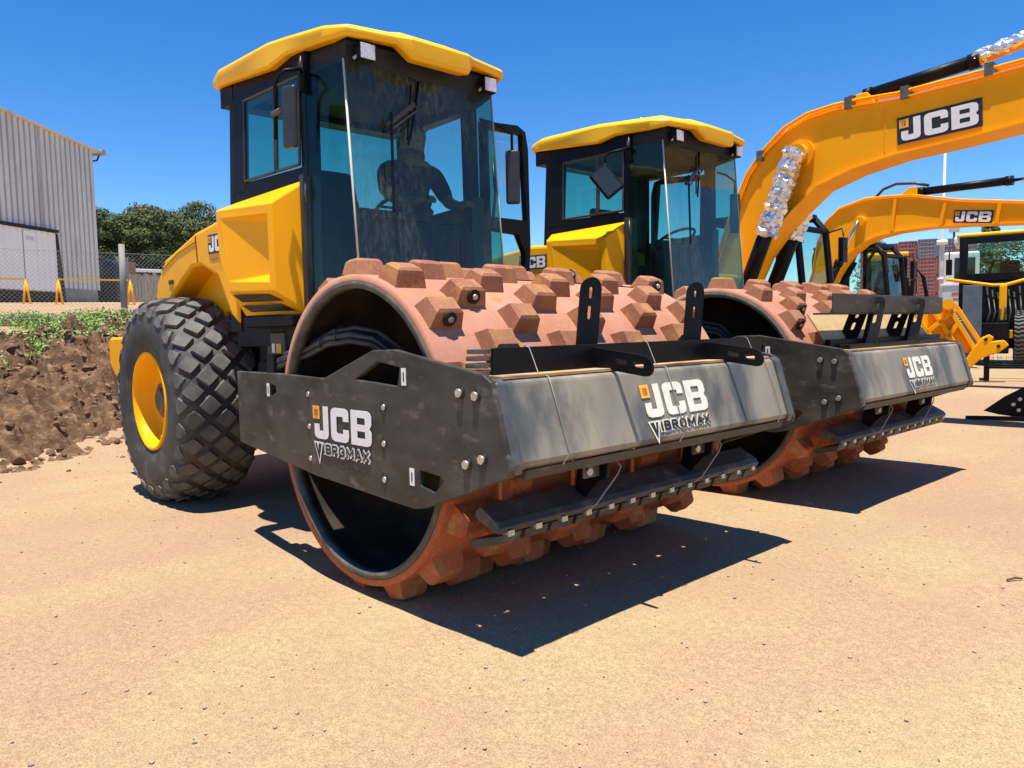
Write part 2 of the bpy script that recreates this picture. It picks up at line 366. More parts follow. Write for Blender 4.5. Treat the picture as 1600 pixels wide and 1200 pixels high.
def side_plate(root, s):
    # s=-1 is the machine's right (towards the camera)
    holes = [[(.115, 1.062), (.298, 1.147), (.472, 1.125), (.453, 1.042)], [(-.93, 1.0), (-.93, .925), (-.83, .955), (-.845, .99)], [(.60, .69), (.60, .625), (.70, .607), (.76, .66), (.745, .68)]]
    poly = [(-1.53, 1.052), (-.75, 1.062), (-.19, 1.056), (.26, 1.198), (.43, 1.202), (1.02, 1.108), (1.068, 1.08), (1.085, 1.04), (1.165, .755), (1.155, .725), (.63, .53), (.55, .515), (.42, .52), (-.30, .555), (-1.53, .60)]
    def Y(x): return s*(1.105 if x > -.30 else 1.105 - (-.30-x)*.112)
    import bmesh
    bm = bmesh.new()
    loops = [poly] + holes
    edges = []
    for lp in loops:
        n = len(lp); pts = []
        for i in range(n):
            a, b = lp[i], lp[(i+1) % n]; pts.append(a)
            if (a[0]+.30)*(b[0]+.30) < 0:
                t = (-.30-a[0])/(b[0]-a[0]); pts.append((-.30, a[1]+(b[1]-a[1])*t))
        vs = [bm.verts.new((x, 0, z)) for x, z in pts]
        for i in range(len(vs)): edges.append(bm.edges.new((vs[i], vs[(i+1) % len(vs)])))
    bmesh.ops.triangle_fill(bm, use_beauty=True, use_dissolve=False, edges=edges)
    geo = bmesh.ops.bisect_plane(bm, geom=bm.verts[:]+bm.edges[:]+bm.faces[:], plane_co=(-.30, 0, 0), plane_no=(1, 0, 0))
    bmesh.ops.recalc_face_normals(bm, faces=bm.faces[:])
    ext = bmesh.ops.extrude_face_region(bm, geom=bm.faces[:])
    for v in [g for g in ext['geom'] if isinstance(g, bmesh.types.BMVert)]: v.co.y = 1
    for v in bm.verts: v.co.y = Y(v.co.x) - s*(.032 if v.co.y > .5 else 0)
    bmesh.ops.recalc_face_normals(bm, faces=bm.faces[:])
    me = bpy.data.meshes.new('side_plate'); bm.to_mesh(me); bm.free(); me.materials.append(DUSTBLK)
    o = bpy.data.objects.new('side_plate', me); C.objects.link(o); o.parent = root
    b = o.modifiers.new('bevel', 'BEVEL'); b.width = .006; b.segments = 2; b.limit_method = 'ANGLE'; b.angle_limit = R(50)
    yo = s*1.105
    for x, z in ((-.36, .972), (.338, .947), (-.36, .806), (.333, .782), (-.36, .64), (.329, .619)):
        h = MB(); yy = Y(x)
        h.tube([(x, yy, z), (x, yy+s*.003, z)], .024, 18); h.build('bolt_recess', MARKK, o)
        q = MB(); q.tube([(x+.006, yy+s*.002, z-.003), (x+.006, yy+s*.008, z-.003)], [.016, .012], 12); q.build('bolt_head', GALV, o)
    for x, z in ((.887, 1.033), (.984, 1.025), (.919, .752), (1.013, .782)):
        h = MB(); h.tube([(x, yo, z), (x, yo+s*.004, z)], .026, 18); h.build('washer', MARKK, o)
        q = MB(); q.tube([(x, yo+s*.004, z), (x, yo+s*.016, z)], .0185, 6); q.build('bolt_head', GALV, o)
    for x, z, hh in ((-.955, .962, .075), (.505, 1.085, .075), (.545, .655, .075)):
        q = MB(); yy = Y(x); q.box(x-.017, x+.017, min(yy, yy+s*.002), max(yy, yy+s*.002), z-hh/2, z+hh/2); q.build('tie_down_sticker', WHITE, o)
        q = MB(); q.box(x-.004, x+.004, min(yy+s*.002, yy+s*.003), max(yy+s*.002, yy+s*.003), z-.02, z+.02); q.build('sticker_symbol', MARKK, o)
    return o
def beam(root):
    # front cross beam: closed box with leaning face, rounded vertical corners
    mb = MB()
    prof = [(.84, .76), (.84, 1.085), (1.035, 1.085), (1.062, 1.072), (1.150, .775), (1.140, .745), (1.10, .735), (.88, .735)]
    mb.prism(prof, 'y', -1.073, 1.073)
    b = mb.build('front_beam', BEAM, root, .012)
    mb = MB()
    for s in (-1, 1):   # rounded welded end strips standing slightly proud
        y0, y1 = sorted((s*1.03, s*1.085))
        mb.prism([(1.0, 1.088), (1.05, 1.090), (1.078, 1.072), (1.166, .77), (1.152, .730), (1.10, .722), (1.08, .73), (1.12, .76), (1.04, 1.06), (1.0, 1.07)], 'y', y0, y1)
    islands(mb, 'beam_end_strip', EDGE, b, .006)
    mb = MB(); mb.box(.87, 1.045, -1.02, 1.02, 1.086, 1.097); mb.build('beam_top_deck', OCHRE, b)
    mb = MB(); mb.prism([(1.10, .733), (1.148, .742), (1.13, .700), (1.08, .70)], 'y', -1.0, 1.0); mb.build('beam_lower_lip', DUSTBLK, b, .004)
    n = Vector((.29, 0, .09)).normalized()
    V = Vector((-.088, 0, .297)).normalized(); U = Vector((0, 1, 0))
    org = Vector((1.0625, 0, 1.070)) - V*.215; org.y = -.215
    maker_logo(org, U, V, .155, b, WHITEC, off=.003)
    return b
def slot_bar(name, P, Q, wdir, width, th, mat, parent):
    """rounded flat bar from P to Q with two slots; wdir is the width direction"""
    import bmesh
    P, Q, wd = Vector(P), Vector(Q), Vector(wdir).normalized(); L = (Q-P).length; d = (Q-P).normalized(); nn = d.cross(wd)
    bm = bmesh.new(); loops = []
    h = width/2
    outer = [(0, -h), (L-h, -h)] + [(L-h+h*math.sin(a), -h*math.cos(a)) for a in [math.pi*k/8 for k in range(1, 8)]] + [(L-h, h), (0, h)]
    def slot(c, l, r): return [(c-l/2+r*math.cos(a), r*math.sin(a)) for a in [math.pi/2+math.pi*k/6 for k in range(7)]] + [(c+l/2+r*math.cos(a), r*math.sin(a)) for a in [-math.pi/2+math.pi*k/6 for k in range(7)]]
    loops = [outer, slot(L-.075, .035, .012), slot(L-.17, .045, .012)]
    edges = []
    for lp in loops:
        vs = [bm.verts.new(P + d*a + wd*b) for a, b in lp]
        edges += [bm.edges.new((vs[i], vs[(i+1) % len(vs)])) for i in range(len(vs))]
    bmesh.ops.triangle_fill(bm, use_beauty=True, use_dissolve=False, edges=edges)
    ext = bmesh.ops.extrude_face_region(bm, geom=bm.faces[:])
    for v in [g for g in ext['geom'] if isinstance(g, bmesh.types.BMVert)]: v.co += nn*th
    bmesh.ops.recalc_face_normals(bm, faces=bm.faces[:])
    me = bpy.data.meshes.new(name); bm.to_mesh(me); bm.free(); me.materials.append(mat)
    o = bpy.data.objects.new(name, me); C.objects.link(o); o.parent = parent
    return o
def scrapers(root, variant):
    # lower front scraper: sloping channel with finger blades
    mb = MB(); mb.prism([(.835, .535), (.865, .560), (.965, .508), (.985, .484), (.975, .458), (.87, .49), (.835, .505)], 'y', -1.0, 1.02)
    sc = mb.build('lower_scraper_bar', SCRAP, root, .004)
    rnd = random.Random(4); f = MB(); g = MB()
    for k in range(13):
        y = -1.03 + k*.158
        f.hexa([(.955, y+.03, .412), (.955, y+.162, .412), (.80, y+.162, .375), (.80, y+.03, .375)], [(.972, y+.03, .452), (.972, y+.162, .452), (.79, y+.162, .405), (.79, y+.03, .405)])
        g.box(.950, .985, y+.075, y+.110, .445, .468)
    islands(f, 'scraper_finger', DUSTBLK, sc); islands(g, 'finger_clamp', GALV, sc)
    for y in (-.45, .38):
        mb = MB(); mb.prism([(.92, .75), (1.09, .735), (1.075, .62), (1.03, .60), (.93, .50), (.88, .50)], 'y', y, y+.022); br = mb.build('scraper_bracket', BLK, root, .004)
        mb = MB(); mb.box(1.02, 1.035, y-.10, y+.07, .625, .685); mb.build('bracket_plate', DUSTBLK if y > 0 else EDGE, br, .005)
        q = MB()
        for dy in (-.075, .035): q.tube([(1.035, y+dy, .655), (1.05, y+dy, .655)], .017, 12)
        islands(q, 'bracket_bolt', GALV, br)
        q = MB(); q.tube([(1.045, y+.09, .69), (1.06, y+.12, .655), (1.055, y+.10, .62), (1.03, y-.02, .50), (1.0, y-.06, .47)], .0042, 6); q.build('tie_wire', WIREM, br)
    # upper scraper
    if variant == 0:
        mb = MB(); mb.box(.935, .948, -.985, 1.12, 1.10, 1.205); mb.box(.80, .935, -.985, 1.12, 1.10, 1.112); us = mb.build('upper_scraper_angle', BLK, root, .003)
        for y, lean in ((-.265, 0), (.615, 0)):
            slot_bar('slotted_arm', (.80, y, 1.09), (.80, y+.06, 1.52), (.30, 1, 0), .115, .014, BLK, us)
        for y in (-.36, .56):
            slot_bar('slotted_bracket', (.948, y, 1.145), (1.27, y, 1.105), (-.1, 0, 1), .09, .014, BLK, us)
        mb = MB()
        for k in range(4): mb.box(.86, .935, -1.06+.004*k, -.985, 1.10+.028*k, 1.118+.028*k)
        mb.build('spacer_stack', EDGE, us, .003)
        for y in (-.80, .0, .93):
            q = MB(); q.tube([(.90, y, 1.12), (.942, y, 1.212), (.958, y+.01, 1.20), (1.0, y+.015, 1.10), (1.066, y+.01, 1.085), (1.115, y+.02, .93), (1.157, y+.03, .78), (1.15, y+.0, .74), (1.06, y-.02, .695)], .0024, 5); q.build('tie_wire', WIREM, us)
    else:
        mb = MB(); mb.box(.865, .905, -1.0, 1.10, 1.115, 1.165); mb.box(.905, .99, -.9, 1.0, 1.095, 1.128); us = mb.build('upper_scraper_rail', BLK, root, .006)
        mb = MB(); mb.box(.93, .942, -1.04, 1.02, 1.345, 1.475); mb.box(.80, .93, -1.04, 1.02, 1.335, 1.348); mb.build('raised_scraper_plate', DUSTBLK, us, .003)
        mb = MB(); mb.hexa([(.85, -.93, 1.12), (.85, 1.0, 1.12), (.70, 1.0, 1.34), (.70, -.93, 1.34)], [(.858, -.93, 1.126), (.858, 1.0, 1.126), (.708, 1.0, 1.345), (.708, -.93, 1.345)])
        mb.build('dusty_guard_sheet', CREAM, us)
        for y in (-.42, .36):
            slot_bar('slotted_arm', (.945, y-.06, 1.12), (.960, y+.08, 1.46), (1, .2, 0), .10, .014, BLK, us)
            slot_bar('slotted_arm', (.84, y-.20, 1.12), (.88, y-.04, 1.40), (1, .2, 0), .12, .014, BLK, us)
    # rear crossmember
    mb = MB(); mb.box(-1.56, -1.42, -.94, .94, .62, 1.03); mb.build('rear_crossmember', DUSTBLK, root, .01)
def tyre(root, x, s):
    yc = s*.755; hw = .30; n = 96
    prof = [(-.22, .36), (-.262, .375), (-.285, .41), (-.305, .50), (-.31, .60), (-.298, .68), (-.272, .74), (-.22, .765), (-.1, .778), (0, .780), (.1, .778), (.22, .765), (.272, .74), (.298, .68), (.31, .60), (.305, .50), (.285, .41), (.262, .375), (.22, .36)]
    def flat(v):   # loaded tyre squashes a little on the ground
        v = Vector(v)
        if v.z < .022: 
            v.y += (v.y-yc)*.10*min(1, (.022-v.z)/.03); v.z = .002 + (v.z-.022)*.05
        return v
    mb = MB(); mb.lathe_y([(yc+a, b) for a, b in prof], (x, .775), n)
    mb.v = [flat(v) for v in mb.v]
    t = W = mb.build('wheel', RUB, root)
    # diamond tread
    cp = [(-.303, .665), (-.285, .722), (-.245, .757), (-.165, .776), (-.08, .785), (0, .787)]
    cp = cp + [(-a, b) for a, b in cp[-2::-1]]
    ls = [0]
    for i in range(1, len(cp)): ls.append(ls[-1] + math.dist(cp[i], cp[i-1]))
    T = ls[-1]
    def at_(sv):
        sv = max(0, min(T, sv))
        for i in range(1, len(cp)):
            if sv <= ls[i]+1e-9:
                k = (sv-ls[i-1])/(ls[i]-ls[i-1]); a = Vector(cp[i-1]); b = Vector(cp[i]); d = (b-a).normalized()
                p = a + (b-a)*k; return p, Vector((-d.y, d.x))
    NA = 24; NS = 6; mb = MB(); da = 2*math.pi/NA; dsv = (T-.05)/(NS)
    for j in range(NS+1):
        for i in range(NA):
            th = (i + (.5 if j % 2 else 0))*da; sc = .025 + j*dsv
            edge = 1.0
            fa, fs = .375*da, .74*dsv
            sh = [(-1, 0), (-.55, -.5), (0, -1), (.55, -.5), (1, 0), (.55, .5), (0, 1), (-.55, .5)]
            hgt = .034 if 1 <= j <= NS-1 else .018
            lo, hi = [], []
            for u, v in sh:
                sv = sc + v*fs; p, nn = at_(sv); a = th + u*fa
                q = p - nn*.012; lo.append((q.x, q.y, a))
                sv = sc + v*fs*.86; p, nn = at_(sv); a = th + u*fa*.86
                q = p + nn*hgt*.55; hi.append((q.x, q.y, a))
            def W3(q): return flat((x + q[1]*math.cos(q[2]), yc + q[0], .785 + q[1]*math.sin(q[2])))
            k = 8
            mb.add([W3(q) for q in lo] + [W3(q) for q in hi], [list(range(k, 2*k))[::1]] + [(a_, (a_+1) % k, k+(a_+1) % k, k+a_) for a_ in range(k)])
    mb.build('tread', RUBT, t)
    mb = MB(); o = s
    mb.lathe_y([(yc+o*.262, .385), (yc+o*.285, .385), (yc+o*.288, .365), (yc+o*.25, .345), (yc+o*.15, .325), (yc+o*.12, .30), (yc+o*.09, .20), (yc+o*.09, .0)], (x, .785), 72)
    rim = mb.build('rim', YEL, W)
    mb = MB(); mb.tube([(x, yc+o*.08, .785), (x, yc+o*.185, .785)], [.145, .135], 28); mb.tube([(x, yc+o*.18, .785), (x, yc+o*.21, .785)], [.095, .08], 20); mb.build('hub', EDGE, W)
    mb = MB()
    for k in range(10):
        a = k*math.pi/5; mb.tube([(x+.185*math.cos(a), yc+o*.085, .785+.185*math.sin(a)), (x+.185*math.cos(a), yc+o*.125, .785+.185*math.sin(a))], .014, 6)
    islands(mb, 'wheel_nut', EDGE, W)
    mb = MB(); mb.tube([(x+.02, yc+o*.12, .49), (x+.03, yc+o*.22, .50)], .014, 8); mb.build('valve_stem', MARKR, W)
def thing_part(name, parent):
    o = bpy.data.objects.new(name, None); C.objects.link(o); o.parent = parent; return o
def quadsheet(mb, a, b, c, d, th):
    a, b, c, d = map(Vector, (a, b, c, d)); n = (b-a).cross(d-a).normalized()*th
    return mb.hexa([a, b, c, d], [a+n, b+n, c+n, d+n])
def cab(root, door_open, variant):
    # corner stations: rear (x -2.05, |y| .75), front post (-1.10,.69), glass nose (-.65,.57)
    fr = MB()
    for s in (-1, 1):
        fr.hexa([(-1.115, s*.60, 1.15), (-1.03, s*.60, 1.15), (-1.03, s*.695, 1.15), (-1.115, s*.695, 1.15)], [(-1.115, s*.58, 2.99), (-1.04, s*.58, 2.99), (-1.04, s*.675, 2.99), (-1.115, s*.675, 2.99)])
        fr.hexa([(-2.10, s*.69, 1.3), (-1.92, s*.69, 1.3), (-1.92, s*.755, 1.3), (-2.10, s*.755, 1.3)], [(-2.03, s*.66, 3.0), (-1.88, s*.66, 3.0), (-1.88, s*.715, 3.0), (-2.03, s*.715, 3.0)])
        # roof side rail
        fr.hexa([(-1.95, s*.60, 2.845), (-1.07, s*.60, 2.845), (-1.07, s*.688, 2.845), (-1.95, s*.728, 2.845)], [(-1.95, s*.58, 2.99), (-1.07, s*.58, 2.985), (-1.07, s*.675, 2.985), (-1.95, s*.715, 2.99)])
    # right side lower wall and rear wall
    fr.hexa([(-2.0, -.70, 1.2), (-1.1, -.64, 1.2), (-1.1, -.69, 1.2), (-2.0, -.75, 1.2)], [(-2.0, -.68, 2.305), (-1.1, -.62, 2.295), (-1.1, -.685, 2.295), (-2.0, -.742, 2.305)])
    fr.hexa([(-1.98, -.71, 2.25), (-1.80, -.705, 2.25), (-1.80, -.732, 2.25), (-1.98, -.745, 2.25)], [(-1.96, -.69, 2.9), (-1.78, -.69, 2.9), (-1.78, -.712, 2.9), (-1.96, -.722, 2.9)])
    fr.box(-2.08, -2.02, -.70, .70, 1.3, 2.12); fr.box(-2.04, -1.98, -.66, .66, 2.86, 3.0)
    # lower front sill and floor, ceiling
    fr.box(-1.95, -.66, -.56, .56, 1.18, 1.26)
    fr.hexa([(-1.1, -.68, 1.18), (-.64, -.565, 1.18), (-.64, .565, 1.18), (-1.1, .68, 1.18)], [(-1.1, -.68, 1.30), (-.64, -.565, 1.30), (-.64, .565, 1.30), (-1.1, .68, 1.30)])
    f = fr.build('cab_frame', BLK, root, .008)
    mb = MB(); mb.hexa([(-1.98, -.66, 2.90), (-1.08, -.62, 2.90), (-1.08, .62, 2.90), (-1.98, .66, 2.90)], [(-1.98, -.66, 2.93), (-1.08, -.62, 2.93), (-1.08, .62, 2.93), (-1.98, .66, 2.93)])
    mb.hexa([(-1.10, -.66, 2.84), (-.76, -.57, 2.86), (-.76, .57, 2.86), (-1.10, .66, 2.84)], [(-1.10, -.64, 2.985), (-.74, -.57, 2.98), (-.74, .57, 2.98), (-1.10, .64, 2.985)])
    mb.build('headliner', INT, f)
    # roof shell
    out = [(-2.16, -.78), (-1.45, -.745), (-.80, -.665), (-.675, -.60), (-.60, -.30), (-.56, -.22), (-.56, .22), (-.60, .30), (-.675, .60), (-.80, .665), (-1.45, .745), (-2.16, .78), (-2.26, .66), (-2.30, 0), (-2.26, -.66)]
    zb = [2.935, 2.905, 2.935, 2.94, 2.925, 2.86, 2.86, 2.925, 2.94, 2.935, 2.905, 2.935, 2.93, 2.93, 2.93]
    zb[1] = 2.93
    half = [(-2.18, -.765, 3.0, 3.075), (-2.06, -.785, 2.985, 3.095), (-1.36, -.757, 2.930, 3.088), (-1.17, -.735, 2.966, 3.075), (-.82, -.677, 2.962, 3.052), (-.675, -.61, 2.975, 3.036), (-.615, -.30, 2.978, 3.036), (-.565, -.22, 2.893, 3.026)]
    full = half + [(x, -y, a, b) for x, y, a, b in half[::-1]] + [(-2.27, .60, 3.0, 3.07), (-2.29, 0, 3.0, 3.07), (-2.27, -.60, 3.0, 3.07)]
    out = [(x, y) for x, y, a, b in full]; zb = [a for x, y, a, b in full]; zt = [b for x, y, a, b in full]
    n = len(out); ctr = Vector((-1.45, 0, 0)); lv = []
    def ring(k, z, dz=0): return [Vector((ctr.x+(x-ctr.x)*k, y*k, (z[i] if isinstance(z, list) else z)+dz)) for i, (x, y) in enumerate(out)]
    rings = [ring(.90, zb, .01), ring(.985, zb, 0), ring(1.0, zb, .018), ring(1.0, zt, -.02), ring(.985, zt, .0), ring(.93, zt, .022), ring(.78, 3.115), ring(.4, 3.135), ring(.05, 3.14)]
    mb = MB(); vs = [p for rg in rings for p in rg]
    fs = [(i*n+k, i*n+(k+1) % n, (i+1)*n+(k+1) % n, (i+1)*n+k) for i in range(len(rings)-1) for k in range(n)]
    mb.add(vs, fs); mb.add(rings[-1], [list(range(n))])
    rf = mb.build('roof', ROOFY, root, .008, smooth_all=True, seg=3)
    es = rf.modifiers.new('edge_split', 'EDGE_SPLIT'); es.split_angle = R(22)
    for s in (-1, 1):
        pass
    mb = MB(); mb.add([(-2.2, -.72, 3.0), (-.70, -.58, 2.975), (-.70, .58, 2.975), (-2.2, .72, 3.0)], [(0, 1, 2, 3)])
    mb.hexa([(-2.17, -.72, 2.87), (-1.97, -.72, 2.87), (-1.97, .72, 2.87), (-2.17, .72, 2.87)], [(-2.17, -.72, 3.005), (-1.97, -.72, 3.0), (-1.97, .72, 3.0), (-2.17, .72, 3.005)])
    mb.build('roof_underside', BLK, rf)
    mb = MB(); mb.tube([(-1.05, -.50, 3.07), (-1.05, -.50, 3.13)], .035, 12); mb.build('beacon_mount', EDGE, rf)
    # glazing
    mb = MB(); quadsheet(mb, (-.645, -.568, 1.30), (-.645, .568, 1.30), (-.765, .568, 2.86), (-.765, -.568, 2.86), .006); mb.build('windscreen', GLF, root)
    for s in (-1, 1):
        mb = MB(); quadsheet(mb, (-1.055, s*.69, 1.25), (-.650, s*.575, 1.25), (-.770, s*.575, 2.86), (-1.06, s*.675, 2.86), .005); mb.build('corner_glass', GL, root)
        mb = MB(); mb.tube([(-.643, s*.574, 1.25), (-.768, s*.574, 2.875)], .007, 6); mb.build('glass_edge_trim', TRIM, root)
    def window(s, x0, x1, z0, z1):
        def yy(x, z): return s*(.69 + (-1.1-x)*.055 - (z-2.28)*.03)
        mb = MB(); quadsheet(mb, (x0, yy(x0, z0), z0), (x1, yy(x1, z0), z0), (x1, yy(x1, z1), z1), (x0, yy(x0, z1), z1), .004)
        g = mb.build('side_window', GL, root)
        mb = MB(); pts = [(x0, z0), (x1, z0), (x1, z1), (x0, z1)]; ww = .018
        for i in range(4):
            a, b = pts[i], pts[(i+1) % 4]
            mb.tube([(a[0], yy(*a)+s*.006, a[1]), (b[0], yy(*b)+s*.006, b[1])], .010, 6, smooth=False)
        mb.build('window_frame', MIRR, g)
    window(-1, -1.80, -1.40, 2.31, 2.84); window(-1, -1.38, -1.11, 2.31, 2.84)
    mb = MB(); quadsheet(mb, (-2.05, -.685, 2.12), (-2.05, .685, 2.12), (-2.01, .66, 2.86), (-2.01, -.66, 2.86), .004); mb.build('rear_window', GL, root)
    # door on the machine's left
    if door_open: hx, hy, d = -1.10, .74, Vector((-.22, .975, 0)).normalized()
    else: hx, hy, d = -1.16, .70, Vector((-1, .06, 0)).normalized()
    def D(u, z): return Vector((hx, hy, 0)) + d*u*(.60/.66 if door_open else 1.1) + Vector((0, 0, z))
    import bmesh
    outer = [(0, 2.80), (.50, 2.86), (.62, 2.83), (.66, 2.70), (.67, 1.95), (.60, 1.30), (0, 1.22)]
    hole1 = [(.07, 2.76), (.57, 2.80), (.62, 2.14), (.08, 2.12)]; hole2 = [(.08, 2.02), (.48, 2.02), (.585, 1.88), (.555, 1.36), (.08, 1.30)]
    bm = bmesh.new(); ed = []
    for lp in (outer, hole1, hole2):
        vs = [bm.verts.new(D(u, z)) for u, z in lp]; ed += [bm.edges.new((vs[i], vs[(i+1) % len(vs)])) for i in range(len(vs))]
    bmesh.ops.triangle_fill(bm, use_beauty=True, edges=ed)
    ext = bmesh.ops.extrude_face_region(bm, geom=bm.faces[:]); nn = d.cross(Vector((0, 0, 1)))*.045
    for v in [g for g in ext['geom'] if isinstance(g, bmesh.types.BMVert)]: v.co += nn
    bmesh.ops.recalc_face_normals(bm, faces=bm.faces[:])
    me = bpy.data.meshes.new('cab_door'); bm.to_mesh(me); bm.free(); me.materials.append(BLK)
    dr = bpy.data.objects.new('cab_door', me); C.objects.link(dr); dr.parent = root
    for h in (hole1, hole2):
        mb = MB(); a = [D(u, z)+nn*.4 for u, z in h]; b = [q + nn*.12 for q in a]; k = len(a)
        mb.add(a+b, [list(range(k))[::-1], list(range(k, 2*k))]); mb.build('door_glass', GL2, dr)
    mb = MB(); mb.tube([D(.08, 2.05)+nn*1.3, D(.08, 2.3)+nn*2, D(.10, 2.55)+nn*1.3], .012, 8); mb.tube([D(.5, 2.07)-nn*.3, D(.56, 2.07)-nn*.3], .02, 8); mb.build('door_handle', MIRR, dr)
    # lamps
    for y, x in ((-.475, -.66), (.475, -.66)):
        mb = MB(); mb.box(x-.07, x+.0, y-.055, y+.055, 2.855, 2.955); l = mb.build('work_lamp', BLK, root, .01)
        mb = MB(); mb.box(x+.001, x+.008, y-.048, y+.048, 2.862, 2.948); mb.build('lamp_lens', LENS, l, .003)
        mb = MB(); mb.tube([(x-.03, y-.075, 2.86), (x-.03, y-.055, 2.88)], .01, 6); mb.build('lamp_bracket', GALV, l)
    # mirrors
    if variant == 0:
        mb = MB(); mb.tube([(-1.03, -.70, 2.84), (-.99, -.73, 2.84), (-.97, -.84, 2.80), (-1.01, -.86, 2.78), (-1.038, -.87, 2.73), (-1.06, -.87, 2.42)], .011, 8); mb.tube([(-1.04, -.70, 2.90), (-1.03, -.70, 2.72)], .02, 8)
        mr = mb.build('mirror_arm', BLK, root)
        mb = MB(); mb.hexa([(-.985, -.84, 2.35), (-.885, -.81, 2.35), (-.870, -.85, 2.35), (-.970, -.88, 2.35)], [(-.975, -.84, 2.70), (-.875, -.81, 2.70), (-.860, -.85, 2.70), (-.960, -.88, 2.70)])
        m2 = mb.build('mirror_head', MIRR, mr, .02, seg=3)
        mb = MB(); mb.tube([(-1.06, -.88, 2.565), (-.965, -.88, 2.565)], .017, 10); mb.build('mirror_clamp', EDGE, mr)
    else:
        mb = MB(); mb.tube([(-1.03, -.70, 2.84), (-1.0, -.74, 2.83), (-1.10, -.88, 2.785), (-1.155, -.88, 2.76), (-1.165, -.88, 2.56)], .011, 8); mb.tube([(-1.04, -.70, 2.90), (-1.03, -.70, 2.72)], .02, 8)
        mr = mb.build('mirror_arm', BLK, root)
        mm = Matrix.Translation((-1.13, -.89, 2.545)) @ Matrix.Rotation(R(-50), 4, 'Z') @ Matrix.Rotation(R(38), 4, 'X')
        mb = MB(); mb.box(-.02, .02, -.095, .095, -.135, .135, mm); mb.build('mirror_head', BLK, mr, .02, seg=3)
        mb = MB(); mb.box(.021, .024, -.075, .075, -.115, .115, mm); mb.build('mirror_glass', M('mirror_glass', (.035, .04, .045), rough=.12), mr, .01)
    # left mirror
    mb = MB(); mb.tube([(-1.04, .70, 2.80), (-.99, .78, 2.78), (-1.02, 1.0, 2.74), (-1.03, 1.01, 2.5)], .011, 8); mr = mb.build('mirror_arm', BLK, root)
    mb = MB(); mb.hexa([(-1.07, .98, 2.22), (-1.0, 1.06, 2.22), (-.975, 1.03, 2.22), (-1.045, .95, 2.22)], [(-1.07, .98, 2.62), (-1.0, 1.06, 2.62), (-.975, 1.03, 2.62), (-1.045, .95, 2.62)])
    mb.build('mirror_head', MIRR, mr, .02, seg=3)
    mb = MB(); mb.tube([(-1.035, -.70, 2.93), (-1.02, -.715, 2.88), (-1.035, -.70, 2.84)], .006, 6); mb.tube([(-1.035, -.705, 2.22), (-1.02, -.715, 2.12), (-1.03, -.70, 2.06)], .008, 6); mb.build('grab_hook', EDGE, root)
    # wiper
    mb = MB(); mb.tube([(-.75, -.05, 2.84), (-.70, -.14, 2.55), (-.668, -.20, 2.42)], .008, 6); mb.tube([(-.735, -.12, 2.80), (-.69, -.19, 2.45)], .006, 6)
    wp = mb.build('wiper_arm', BLK, root)
    mb = MB(); mb.tube([(-.694, -.30, 2.60), (-.655, -.33, 2.0)], .009, 6, smooth=False); mb.build('wiper_blade', BLK, wp)
    mb = MB(); mb.tube([(-.70, -.33, 2.52), (-.71, -.12, 2.68)], .016, 6, smooth=False); mb.tube([(-.69, -.30, 2.50), (-.70, -.06, 2.68)], .006, 6); mb.build('wiper_blade', EDGE, wp)
    # interior
    mb = MB(); mb.box(-.98, -.80, -.42, .30, 1.26, 1.98); mb.hexa([(-.98, -.42, 1.98), (-.80, -.42, 1.98), (-.80, .30, 1.98), (-.98, .30, 1.98)], [(-1.05, -.36, 2.08), (-.88, -.36, 2.04), (-.88, .24, 2.04), (-1.05, .24, 2.08)])
    mb.build('dashboard', INT, root, .03)
    mb = MB(); cc = Vector((-1.06, .02, 2.10)); ax = Vector((-.42, 0, .9)).normalized(); u = Vector((0, 1, 0)); v = ax.cross(u); pts = [cc + (u*math.cos(k*math.pi/14) + v*math.sin(k*math.pi/14))*.19 for k in range(29)]
    mb.tube(pts, .013, 8, cap=False); mb.tube([cc-u*.18, cc, cc+v*.18], .010, 6); mb.tube([cc, cc-ax*.25], .02, 8); mb.build('steering_wheel', SEATM, root)
    mb = MB(); ys = -.12
    mb.box(-1.70, -1.25, ys-.26, ys+.26, 1.72, 1.86); mb.hexa([(-1.72, ys-.25, 1.82), (-1.60, ys-.25, 1.82), (-1.60, ys+.25, 1.82), (-1.72, ys+.25, 1.82)], [(-1.86, ys-.21, 2.46), (-1.77, ys-.21, 2.46), (-1.77, ys+.21, 2.46), (-1.86, ys+.21, 2.46)])
    mb.box(-1.62, -1.32, ys-.20, ys+.20, 1.26, 1.72)
    st = mb.build('operator_seat', SEATM, root, .05, seg=3)
    mb = MB(); mb.box(-1.50, -1.30, -.58, -.46, 1.26, 2.0); mb.box(-1.50, -1.30, .46, .56, 1.26, 1.9); mb.build('side_console', INT, root, .03)
    # ----- yellow side box with recess and vents (both sides)
    for s in (-1, 1):
        if s > 0 and door_open: pass
        yb = lambda y: -y*s
        P = lambda x, y, z: (x, (y if s < 0 else -y), z)
        A0, A1 = P(-1.95, -.74, 2.185), P(-1.10, -.69, 2.21); B0, B1 = P(-1.84, -.93, 2.10), P(-1.17, -.86, 2.07)
        Cc, C2 = P(-1.09, -.70, 2.185), P(-1.09, -.70, 1.43); D0, E0, E1 = P(-1.81, -.93, 1.80), P(-1.71, -.915, 1.565), P(-1.17, -.86, 1.545)
        F0, F1 = P(-1.60, -.86, 1.405), P(-1.10, -.71, 1.405); I0, I1, I2 = P(-2.0, -.72, 1.85), P(-1.75, -.72, 1.405), P(-1.98, -.74, 2.16)
        r0, r1, r2, r3 = P(-1.775, -.925, 2.045), P(-1.225, -.866, 2.015), P(-1.225, -.866, 1.60), P(-1.70, -.914, 1.625)
        q0, q1, q2, q3 = P(-1.765, -.921, 2.03), P(-1.24, -.822, 1.962), P(-1.24, -.822, 1.655), P(-1.69, -.910, 1.635)
